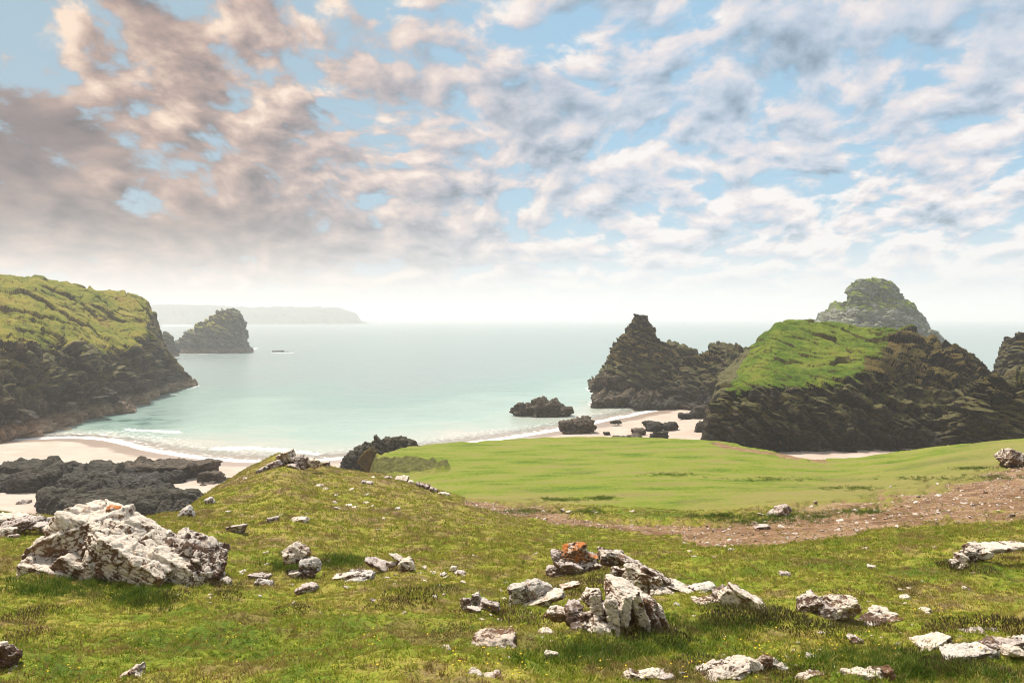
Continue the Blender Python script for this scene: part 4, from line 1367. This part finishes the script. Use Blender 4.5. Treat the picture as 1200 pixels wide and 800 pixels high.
outcrop('rock_outcrop', 'broken ledge of small white and black blocks stepping up the right-hand slope', d8 + .4, [
    ('block', W, 1126, 654, 14, 12, .9, 0, .0, 5), ('block', DK, 1136, 649, 18, 14, .9, 0, .2, 5), ('block', W, 1152, 650, 18, 10, .9, 6, .2, 5), ('block', DK, 1144, 646, 22, 12, .9, 0, .4, 5), ('slab', W, 1166, 641, 50, 6, .7, 0, .8, 5), ('slab', W, 1196, 640, 36, 7, .7, -4, .9, 5), ('block', W, 1128, 664, 16, 6, .8, 18, -.3, 4), ('block', DK, 1118, 660, 12, 10, .9, 0, -.1, 4)])
d9 = gd(1090, 775)
outcrop('rock_outcrop', 'white arching slab rising above dark heather at the right of the near slope', d9 + .3, [
    ('slab', W, 1083, 760, 60, 10, .6, 32, .1, 6, sl), ('slab', W, 1092, 753, 44, 12, .7, 8, .2, 5), ('block', DK, 1103, 752, 12, 11, .9, 0, .1, 5), ('block', W, 1110, 761, 14, 10, .9, -30, -.1, 4)])
d10 = gd(1160, 772)
outcrop('rock_outcrop', 'long low grey-white ledge running off at the right beside the arching slab', d10 + .2, [
    ('slab', G_, 1135, 764, 46, 10, .8, 12, .0, 5), ('slab', PK, 1172, 757, 44, 13, .8, 14, .1, 6), ('block', W, 1188, 763, 24, 10, .9, -10, -.1, 5), ('block', W, 1198, 752, 18, 14, .9, 0, .2, 5), ('slab', G_, 1222, 752, 50, 16, .8, 10, .1, 5)])
d11 = gd(1140, 744)
outcrop('rock_outcrop', 'low flat pinkish ledge under a dark heather clump above the arching slab', d11 + .1, [
    ('slab', PK, 1136, 743, 34, 6, .8, 8, .0, 5), ('block', DK, 1162, 740, 15, 9, .9, 0, .1, 4), ('block', W, 1148, 740, 8, 5, .9, 0, .1, 3)])
d12 = gd(760, 802)
outcrop('rock_outcrop', 'knobbly white rocks cut by the lower edge of view, below the fan-shaped outcrop', d12 + .2, [
    ('block', W, 742, 797, 24, 22, .9, 0, .0, 5), ('block', W, 758, 795, 26, 20, .9, 0, .1, 5), ('block', PK, 776, 794, 28, 16, .9, -6, .1, 5), ('block', W, 730, 801, 18, 14, .9, 0, .0, 4)])
d13 = gd(850, 797)
outcrop('rock_outcrop', 'brown and white rock heap with dark hollows at the lower edge of view', d13 + .2, [
    ('block', DK, 842, 792, 60, 20, .8, 14, .0, 6), ('block', W, 870, 780, 26, 24, .9, 24, .1, 6), ('block', W, 884, 780, 18, 16, .9, -20, .0, 5), ('block', PK, 845, 785, 24, 10, .8, 10, .2, 5), ('block', PK, 856, 796, 24, 14, .9, 0, -.1, 5), ('block', RU, 896, 775, 18, 14, .9, 0, .1, 5)])
d14 = gd(915, 788)
outcrop('rock_outcrop', 'small grey and white rocks with a rounded pink one, by the brown and white heap', d14 + .1, [
    ('block', G_, 908, 783, 26, 18, .9, -20, .0, 5), ('block', W, 916, 785, 9, 16, .9, 20, -.1, 4), ('block', W, 926, 787, 15, 7, .9, -10, .0, 4)])
d15 = gd(955, 802)
outcrop('rock_outcrop', 'pointed white rock cut by the lower edge of view', d15 + .2, [
    ('block', W, 952, 798, 38, 22, .9, 12, .0, 5), ('block', W, 966, 800, 26, 16, .9, -20, .0, 5)])
d16 = gd(1015, 802)
outcrop('rock_outcrop', 'ribbed white and rusty rock cut by the lower edge, under a dark grass hollow', d16 + .2, [
    ('block', W, 1005, 796, 34, 22, .9, 10, .0, 6), ('block', W, 1022, 795, 24, 24, .9, -6, .1, 5), ('slab', RU, 1036, 789, 22, 14, .9, 24, .2, 5)])
d17 = gd(352, 680)
outcrop('rock_outcrop', 'small knobbly white outcrop with a rusty knob on the left side of the hill', d17 + .3, [
    ('block', W, 346, 647, 22, 18, .9, -30, .4, 6), ('block', RU, 357, 645, 16, 8, .9, -40, .4, 4), ('block', W, 340, 654, 16, 12, .9, 0, .2, 5), ('block', G_, 363, 662, 22, 18, .9, 10, .2, 5), ('block', DK, 361, 672, 15, 10, .9, 0, .0, 4), ('block', W, 346, 672, 18, 6, .9, 6, .0, 4)])
d18 = gd(415, 682)
outcrop('rock_outcrop', 'flat white ledge lying in the turf below the knobbly white outcrop', d18 + .2, [
    ('slab', W, 404, 676, 26, 8, .9, 6, .0, 5), ('slab', G_, 422, 673, 32, 8, .9, 4, .2, 5), ('slab', G_, 412, 678, 40, 5, .8, 4, -.1, 4)])
d19 = gd(562, 720)
outcrop('rock_outcrop', 'brown jumble of small tilted rocks on bare earth left of the grey-pink outcrop', d19 + .2, [
    ('block', G_, 559, 703, 12, 18, .9, 30, .2, 5), ('block', DK, 547, 706, 14, 12, .9, 0, .1, 4), ('block', DK, 556, 716, 16, 9, .9, 0, -.1, 4), ('slab', PK, 574, 709, 24, 8, .9, -14, .1, 4), ('block', DK, 566, 714, 10, 8, .9, 0, .0, 4)])
d20 = gd(470, 670)
outcrop('rock_outcrop', 'thin curved strip of pale rock ending in a dark-faced stone', d20 + .2, [
    ('slab', PK, 442, 661, 32, 5, .8, -24, .2, 4), ('slab', W, 468, 655, 22, 5, .8, -38, .2, 4), ('block', W, 478, 661, 16, 12, .9, 0, .0, 5), ('block', DK, 476, 664, 10, 8, .9, 0, -.1, 4), ('block', PK, 459, 661, 12, 6, .9, 0, .1, 4)])
d21 = gd(530, 673)
outcrop('rock_outcrop', 'scatter of pale pink rock breaking through beside the bare earth', d21 + .2, [
    ('slab', PK, 518, 683, 26, 7, .9, -12, -.4, 4), ('block', PK, 504, 679, 12, 8, .9, 0, -.2, 4), ('block', W, 531, 666, 8, 6, .9, 0, .1, 3), ('slab', PK, 540, 671, 16, 4, .9, -10, .0, 4), ('block', DK, 552, 674, 7, 5, .9, 0, .0, 3)])
d22 = gd(342, 549)
outcrop('rock_outcrop', 'rough pink-white rocks crowning the top of the grassy hill', d22 + .6, [
    ('block', W, 336, 536, 20, 14, .9, 12, .5, 5), ('block', PK, 352, 540, 22, 13, .9, -8, .2, 5), ('block', W, 366, 542, 18, 9, .9, -14, .3, 5), ('block', PK, 324, 545, 20, 10, .9, 20, .0, 5), ('block', G_, 308, 552, 16, 8, .9, 24, -.4, 4), ('block', PK, 343, 547, 14, 7, .9, 0, -.5, 4)])
d23 = gd(475, 566)
outcrop('rock_outcrop', 'white and pink rocks strung along the right-hand crest of the hill', d23 + .5, [
    ('block', W, 470, 563, 16, 10, .9, -10, .3, 5), ('block', PK, 495, 571, 16, 10, .9, -14, -2.0, 5), ('block', W, 482, 566, 8, 6, .9, 0, -.6, 4), ('block', PK, 508, 575, 10, 7, .9, -20, -2.6, 4), ('block', W, 520, 580, 14, 7, .9, -10, -3.6, 4), ('block', PK, 455, 560, 10, 4, .9, 0, .5, 3)])
d24 = gd(8, 795)
outcrop('rock_outcrop', 'dark brown leaning rock with white tips cut by the lower left edge of view', d24 + .2, [
    ('block', DK, 4, 776, 24, 44, .9, -40, .1, 6), ('block', W, 20, 792, 26, 14, .9, -24, .0, 5), ('block', W, 0, 758, 12, 12, .9, 0, .2, 4)])
d25 = gd(158, 802)
outcrop('rock_outcrop', 'pale pyramid-shaped rock tip at the lower edge of view', d25 + .2, [('block', RU, 152, 800, 34, 26, .9, 34, .0, 6, dict(cuts=3)), ('block', W, 164, 797, 24, 18, .9, -34, .0, 5)])
d26 = gd(32, 630)
outcrop('rock_outcrop', 'flat pinkish rocks showing in the turf left of the large white outcrop', d26 + .5, [
    ('slab', PK, 32, 612, 42, 12, .9, 6, .6, 5), ('slab', W, 12, 608, 36, 8, .9, -4, 1.2, 5), ('block', W, 8, 624, 20, 12, .9, 0, -.4, 5), ('block', G_, 16, 630, 14, 8, .9, 0, -.6, 4), ('block', PK, 50, 617, 20, 8, .9, 0, .2, 4)])
d27 = gd(262, 692)
for px, py, w, h, lab, mt, roll in (
        (580, 752, 52, 15, 'flat tapering white and rust rock lying alone left of the fan-shaped outcrop', RU, -6), (566, 746, 18, 11, 'rounded brown-white knob on the left end of the tapering rock', W, 0),
        (912, 601, 28, 10, 'long pale stone leaning on a green tuft at the meadow edge of the path', PK, 32), (893, 618, 18, 5, 'flat pale stone in the earth of the path', PK, 0),
        (1188, 538, 34, 20, 'reddish-brown rock by the worn earth at the right edge of view', DK, -16), (556, 793, 22, 12, 'dark brown stone at the lower edge of view', DK, -10), (577, 795, 22, 11, 'plain orange-brown stone at the lower edge of view', RU, 6),
        (647, 769, 16, 10, 'round white stone alone in the grass below the fan-shaped outcrop', W, 0), (640, 742, 20, 9, 'white stone with a brown rim left of the fan-shaped outcrop', W, -12), (521, 760, 12, 6, 'small pale stone alone in the middle of the turf', PK, 0),
        (362, 690, 22, 10, 'pale wedge of stone just below the knobbly white outcrop', PK, 20), (264, 682, 14, 11, 'white stone at the right foot of the large white outcrop', W, 0), (1022, 665, 12, 5, 'white flat stone alone high on the right-hand slope', W, -14),
        (920, 673, 14, 6, 'cream stone alone on the turf below the path', PK, 0), (1007, 754, 22, 9, 'brown slab tilted down to the right under the brown outcrop', DK, -36), (962, 744, 9, 8, 'white pebble-shaped stone by the dark heather', W, 0),
        (1082, 716, 15, 6, 'white stone beside the yellow flowers', W, 28), (1060, 700, 12, 5, 'white stone on the turf above the yellow flowers', W, 10), (1066, 690, 9, 4, 'smaller white stone above the yellow flowers', W, 10),
        (953, 772, 20, 7, 'low grey stone with a white top near the lower edge of view', G_, -10), (940, 780, 14, 6, 'pinkish stone near the lower edge of view', PK, -10), (310, 684, 20, 7, 'flat grey stone left of the knobbly white outcrop', G_, -4),
        (304, 677, 22, 8, 'grey-pink slab lying in the turf at the left of the hill', PK, -6), (350, 610, 22, 6, 'white flat slab on the upper left of the hill', W, 10), (320, 609, 14, 6, 'pale stone beside the flat slab on the hill', PK, 0),
        (276, 621, 22, 9, 'pale rock on the left flank of the hill', PK, 12), (218, 602, 16, 12, 'broken grey-white rock at the lower left end of the hill', G_, 30), (246, 588, 12, 9, 'dark grey rock on the left edge of the hill', G_, 20), (382, 544, 9, 6, 'rusty dark rock on the hill crest', DK, 0), (430, 566, 14, 4, 'flat pink rock near the crest of the hill', PK, -8)):
    dd_ = gd(px, py + h * 0.35)
    boulder('rock', lab, 'rock', mt, px, py, w, h * 1.15, dd_ + 0.15, 0.9, None, roll=roll, level=5 if w > 18 else 4)

# --- small loose stones: a few shapes, many copies
srs = random.Random(77)
STONES = {}
for mt in (W, PK, G_):
    for k in range(4):
        V, T = block_shape((1, 0.8, 0.55), nseed(), 3, cuts=6)
        STONES[mt, k] = new_mesh('stone', V, T, MT[mt])
CLUST = [(420, 600, 60, 20, 14), (350, 660, 60, 30, 14), (500, 672, 60, 18, 16), (560, 700, 40, 20, 10), (620, 740, 60, 30, 8), (780, 700, 60, 20, 8), (900, 640, 120, 22, 14), (1000, 610, 120, 14, 16), (1130, 585, 70, 14, 12), (1000, 720, 90, 30, 12),
         (1120, 680, 60, 30, 12), (400, 575, 50, 12, 8), (280, 600, 40, 25, 8), (690, 600, 60, 10, 8), (880, 780, 120, 20, 10), (60, 620, 50, 12, 8), (250, 700, 40, 10, 5), (620, 690, 80, 30, 18), (850, 765, 110, 25, 18), (1100, 755, 90, 25, 18), (450, 695, 90, 25, 14), (700, 725, 60, 25, 12)]
made = {}
for cx_, cy_, rx_, ry_, n_ in CLUST:
    for _ in range(n_):
        px, py = srs.gauss(cx_, rx_ * .6), srs.gauss(cy_, ry_ * .6)
        if not (0 < px < 1200 and 540 < py < 800):
            continue
        g = ground(px, py)
        if g[1] > 85:
            continue
        onp = 0
        mt = srs.choice((W, W, PK, G_))
        k = srs.randrange(4)
        o = link('stone', STONES[mt, k])
        s = srs.uniform(2.0, 5.2) / F * g[1] * (0.75 if g[1] < 14 else 1)
        o.location = (g[0], g[1], ground_z(g[0], g[1]) - s * 0.25)
        o.scale = (s, s * srs.uniform(.7, 1.1), s * srs.uniform(.6, 1.0))
        o.rotation_euler = (srs.uniform(-.3, .3), srs.uniform(-.3, .3), srs.uniform(0, 6.28))
        col = {W: 'white', PK: 'pinkish', G_: 'grey'}[mt]
        tag(o, 'small loose %s stone half sunk in the turf or path' % col, 'stone', 'small loose %s stones scattered over the slope and path' % col)
# ------------------------------------------------------------------ grass, heather and flowers
grs = np.random.RandomState(5)


def blades_mesh(name, n, radius, hmin, hmax, width, lean, mat, seed, segs=2, bush=0.0):
    rs = np.random.RandomState(seed)
    V, Fq = [], []
    for i in range(n):
        a, r = rs.uniform(0, 2 * np.pi), radius * math.sqrt(rs.uniform())
        x, y = r * math.cos(a), r * math.sin(a)
        h = rs.uniform(hmin, hmax)
        az = a + rs.normal(0, 1.0)
        l = abs(rs.normal(0, lean)) * h
        face = rs.uniform(0, np.pi)
        wx, wy = math.cos(face) * width / 2, math.sin(face) * width / 2
        z0 = bush * math.sqrt(max(0, 1 - (r / radius) ** 2)) * rs.uniform(0.2, 1)
        b0 = len(V)
        for s in range(segs):
            t = s / segs
            k = 1 - 0.45 * t
            ox, oy = math.cos(az) * l * t * t, math.sin(az) * l * t * t
            V += [(x + ox - wx * k, y + oy - wy * k, z0 + h * t - 0.01), (x + ox + wx * k, y + oy + wy * k, z0 + h * t - 0.01)]
        V.append((x + math.cos(az) * l, y + math.sin(az) * l, z0 + h))
        for s in range(segs - 1):
            q = b0 + 2 * s
            Fq.append((q, q + 1, q + 3, q + 2))
        q = b0 + 2 * (segs - 1)
        Fq.append((q, q + 1, q + 2))
    me = bpy.data.meshes.new(name)
    me.from_pydata(V, [], Fq)
    me.polygons.foreach_set('use_smooth', np.ones(len(me.polygons), bool))
    me.materials.append(mat)
    return me


def scatter(name, pts, scl, rot, variants, label):
    """One object: clumps of blades set on its points by geometry nodes."""
    src = bpy.data.collections.new(name + '_clumps')
    for i, me in enumerate(variants):
        src.objects.link(bpy.data.objects.new('clump', me))
    me = bpy.data.meshes.new(name)
    me.vertices.add(len(pts))
    me.vertices.foreach_set('co', np.ascontiguousarray(pts, np.float32).ravel())
    for an, tp, key, v in (('scl', 'FLOAT', 'value', scl), ('idx', 'INT', 'value', grs.randint(0, len(variants), len(pts)).astype(np.int32)), ('rot', 'FLOAT_VECTOR', 'vector', rot)):
        at = me.attributes.new(an, tp, 'POINT')
        at.data.foreach_set(key, np.ascontiguousarray(v, np.int32 if tp == 'INT' else np.float32).ravel())
    o = link(name, me)
    o['kind'] = 'stuff'
    o['label'] = label
    ng = bpy.data.node_groups.new(name, 'GeometryNodeTree')
    ng.interface.new_socket('Geometry', in_out='INPUT', socket_type='NodeSocketGeometry')
    ng.interface.new_socket('Geometry', in_out='OUTPUT', socket_type='NodeSocketGeometry')
    N, L = ng.nodes, ng.links
    gi, go = N.new('NodeGroupInput'), N.new('NodeGroupOutput')
    mp = N.new('GeometryNodeMeshToPoints')
    ip = N.new('GeometryNodeInstanceOnPoints')
    ci = N.new('GeometryNodeCollectionInfo')
    ci.inputs['Collection'].default_value = src
    ci.inputs['Separate Children'].default_value = True
    ci.inputs['Reset Children'].default_value = True
    ip.inputs['Pick Instance'].default_value = True

    def na(nm, tp):
        n = N.new('GeometryNodeInputNamedAttribute')
        n.data_type = tp
        n.inputs['Name'].default_value = nm
        return n.outputs['Attribute']
    er = N.new('FunctionNodeEulerToRotation')
    L.new(gi.outputs[0], mp.inputs[0])
    L.new(mp.outputs[0], ip.inputs['Points'])
    L.new(ci.outputs[0], ip.inputs['Instance'])
    L.new(na('idx', 'INT'), ip.inputs['Instance Index'])
    L.new(na('rot', 'FLOAT_VECTOR'), er.inputs[0])
    L.new(er.outputs[0], ip.inputs['Rotation'])
    L.new(na('scl', 'FLOAT'), ip.inputs['Scale'])
    L.new(ip.outputs[0], go.inputs[0])
    md = o.modifiers.new('scatter', 'NODES')
    md.node_group = ng
    return o


# points on the slope: area-weighted by how near they are, thin on the path, none on the meadow's far side
Lflat = LV
quadA = LQ
ctr = Lflat[quadA].mean(1)
pxc = 600 + ctr[:, 0] / ctr[:, 1] * F
dist = ctr[:, 1]
soil_q = soilm.ravel()[quadA].mean(1)
mead_q = meadow.ravel()[quadA].mean(1)
kq = LKK.ravel()[quadA].mean(1)
e1 = Lflat[quadA[:, 1]] - Lflat[quadA[:, 0]]
e2 = Lflat[quadA[:, 3]] - Lflat[quadA[:, 0]]
area = np.linalg.norm(np.cross(e1, e2), axis=1)
inview = (pxc > -160 - 3500 / dist) & (pxc < 1360 + 3500 / dist) & (dist > 5.5) & (kq < 7.0)
dens = 330.0 / np.clip(dist / 9.0, 1, 99) ** 1.62
patchy = 0.55 + 0.9 * sstep(fbm2(ctr[:, 0], ctr[:, 1], 1.6, 3, 61), -0.35, 0.30)
dens = dens * patchy * (1 - 0.93 * sstep(soil_q, 0.25, 0.7)) * np.where(mead_q > 0.5, 0.45, 1.0) * inview
exp_n = dens * area
cnt = grs.poisson(exp_n)
qi = np.repeat(np.arange(len(quadA)), cnt)
u, v_ = grs.uniform(size=len(qi)), grs.uniform(size=len(qi))
a_, b_, c_, d_ = (Lflat[quadA[qi, k]] for k in range(4))
P = (a_ * ((1 - u) * (1 - v_))[:, None] + b_ * (u * (1 - v_))[:, None] + c_ * (u * v_)[:, None] + d_ * ((1 - u) * v_)[:, None])
pd = P[:, 1]
scl = np.clip(pd / 15.0, 0.85, 2.2) * grs.uniform(0.6, 1.25, len(P)) * np.where(mead_q[qi] > 0.5, 0.32, 1.0)
rot = np.stack([grs.normal(0, .12, len(P)), grs.normal(0, .12, len(P)), grs.uniform(0, 6.28, len(P))], 1)
VARS = [blades_mesh('grass_clump', 11, 0.055, 0.012, 0.046, 0.015, 1.2, MT['blade'], 200 + k, 2) for k in range(6)]
VARS += [blades_mesh('grass_clump', 7, 0.05, 0.025, 0.075, 0.009, 0.9, MT['blade'], 230 + k, 2) for k in range(2)]
scatter('grass', P, scl, rot, VARS, 'short turf grass over the near slope')
print('GRASS', len(P))

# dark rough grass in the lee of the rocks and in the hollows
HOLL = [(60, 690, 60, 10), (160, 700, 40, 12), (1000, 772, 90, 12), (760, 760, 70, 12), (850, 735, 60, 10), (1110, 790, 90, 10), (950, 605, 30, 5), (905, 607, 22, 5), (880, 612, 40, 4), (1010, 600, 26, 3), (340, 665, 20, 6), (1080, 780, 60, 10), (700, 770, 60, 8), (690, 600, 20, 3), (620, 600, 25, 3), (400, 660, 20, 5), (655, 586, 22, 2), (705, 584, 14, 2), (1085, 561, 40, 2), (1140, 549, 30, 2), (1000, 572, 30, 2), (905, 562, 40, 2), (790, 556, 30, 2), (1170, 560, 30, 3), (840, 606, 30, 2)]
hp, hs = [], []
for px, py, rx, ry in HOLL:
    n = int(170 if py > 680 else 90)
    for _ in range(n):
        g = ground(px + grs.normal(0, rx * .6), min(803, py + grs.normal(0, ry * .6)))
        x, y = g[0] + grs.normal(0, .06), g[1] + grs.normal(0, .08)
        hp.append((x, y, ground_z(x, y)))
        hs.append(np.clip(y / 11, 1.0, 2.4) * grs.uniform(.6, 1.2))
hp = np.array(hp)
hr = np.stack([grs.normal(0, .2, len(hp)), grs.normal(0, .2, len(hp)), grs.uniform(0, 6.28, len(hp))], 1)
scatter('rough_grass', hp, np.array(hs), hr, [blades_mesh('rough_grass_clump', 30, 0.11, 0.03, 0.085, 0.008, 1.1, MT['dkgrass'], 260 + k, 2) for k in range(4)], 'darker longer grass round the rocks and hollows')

# gravel on the worn path: too many to count
gq = np.flatnonzero((soil_q > 0.55) & (dist < 95) & (pxc > -50) & (pxc < 1300) & (kq > 3.0) & (kq < 6.4))
gn = grs.poisson(area[gq] * 5.0)
gi = np.repeat(gq, gn)
gp = Lflat[quadA[gi]].mean(1) + grs.normal(0, .05, (len(gi), 3)) * np.array([1, 1, 0])
gr = grs.uniform(0, 6.28, (len(gi), 3)) * np.array([.1, .1, 1])
gmesh = []
for k, mt in enumerate((RU, DK, DK, DK, RU, DK)):
    V, T = block_shape((1, 0.8, 0.5), 9000 + k, 2, cuts=6)
    gmesh.append(new_mesh('pebble', V, T, MT[mt]))
scatter('gravel', gp, np.exp(grs.normal(-3.2, .55, len(gi))), gr, gmesh, 'gravel and small stones over the worn earth')
print('GRAVEL', len(gi))

# heather clumps, each a thing
HM = [blades_mesh('heather_bush', 420, 0.42, 0.02, 0.06, 0.013, 1.0, MT['heather'], 300 + k, 2, bush=0.11) for k in range(4)]
HEATHER = [(855, 735, 1.2), (842, 712, .8), (868, 730, 1.2), (902, 728, 1.3), (888, 722, 1.2), (930, 735, 1.1), (915, 724, 1.0), (1110, 745, 1.0), (1130, 738, 1.2), (1175, 735, 1.2), (1190, 738, 1.2), (1085, 775, 1.0), (1098, 772, 1.1), (1120, 785, 1.1), (1150, 780, 1.0), (1160, 790, 1.0),
           (700, 690, .9), (712, 682, .9), (690, 684, .8), (727, 668, .9), (745, 668, .8), (660, 696, .8), (610, 728, 1.0), (625, 733, 1.0), (760, 742, 1.1), (775, 748, 1.1), (790, 742, 1.0), (800, 790, 1.0), (820, 780, 1.0), (700, 760, 1.0), (735, 756, 1.0), (720, 765, .9), (675, 755, .9),
           (1170, 647, 1.2), (1130, 668, .9), (1060, 688, .9), (1050, 695, 1.0), (990, 742, .9), (1030, 740, .8), (960, 738, .9), (40, 720, .9), (20, 730, 1.0), (30, 750, 1.0), (480, 700, .9), (450, 712, .8), (520, 695, .9), (530, 742, .8), (395, 672, .7), (372, 662, .8), (340, 720, .8),
           (250, 690, .8), (262, 700, .7), (190, 702, .8), (590, 715, .9), (545, 722, .8), (1000, 700, .8), (1190, 660, 1.0), (1145, 670, .9), (950, 790, .8), (900, 795, .9)]
for i, (px, py, s) in enumerate(HEATHER):
    g = ground(px, py)
    o = link('heather_bush', HM[i % 4])
    s *= np.clip(g[1] / 12, .75, 1.5)
    o.location = (g[0], g[1], ground_z(g[0], g[1]) - 0.02)
    o.scale = (s * grs.uniform(.8, 1.3), s, s * grs.uniform(.7, 1.1))
    o.rotation_euler = (0, 0, grs.uniform(0, 6.28))
    tag(o, 'low dark brown-green heather clump growing among the near rocks and turf', 'heather', 'heather clumps on the near slope')

# yellow flowers
fv, ff = [], []
FL = [(1095, 718, 26, 5, 60), (1150, 765, 40, 10, 40), (900, 765, 50, 14, 60), (640, 735, 50, 20, 50), (330, 705, 30, 6, 30), (150, 690, 30, 8, 30), (980, 760, 40, 10, 40), (100, 730, 90, 25, 60), (300, 760, 150, 25, 80), (700, 790, 120, 12, 50), (1130, 700, 60, 15, 40), (520, 770, 80, 20, 40), (60, 790, 30, 8, 15)]
for px, py, rx, ry, n in FL:
    for _ in range(int(n * .8)):
        g = ground(px + grs.normal(0, rx * .9), min(806, py + grs.normal(0, ry * .6)))
        if g[1] > 40:
            continue
        h = grs.uniform(.05, .10)
        r = grs.uniform(.006, .012) * max(1, g[1] / 13)
        z = ground_z(g[0], g[1]) + h
        tx, ty = grs.normal(0, .3, 2)
        b0 = len(fv)
        fv.append((g[0], g[1], z - r * .4))
        for k in range(6):
            a = k * math.pi / 3
            fv.append((g[0] + r * math.cos(a), g[1] + r * math.sin(a), z + r * (tx * math.cos(a) + ty * math.sin(a))))
        ff += [(b0, b0 + 1 + k, b0 + 1 + (k + 1) % 6) for k in range(6)]
me = bpy.data.meshes.new('wildflowers')
me.from_pydata(fv, [], ff)
me.materials.append(MT['petal'])
o = link('wildflowers', me)
o['kind'] = 'stuff'
o['label'] = 'tiny yellow wildflowers dotted through the turf'
for o in list(SC.objects):
    if 'label' in o and not 4 <= len(o['label'].split()) <= 16:
        print('LABEL LENGTH', o.name, len(o['label'].split()), o['label'])
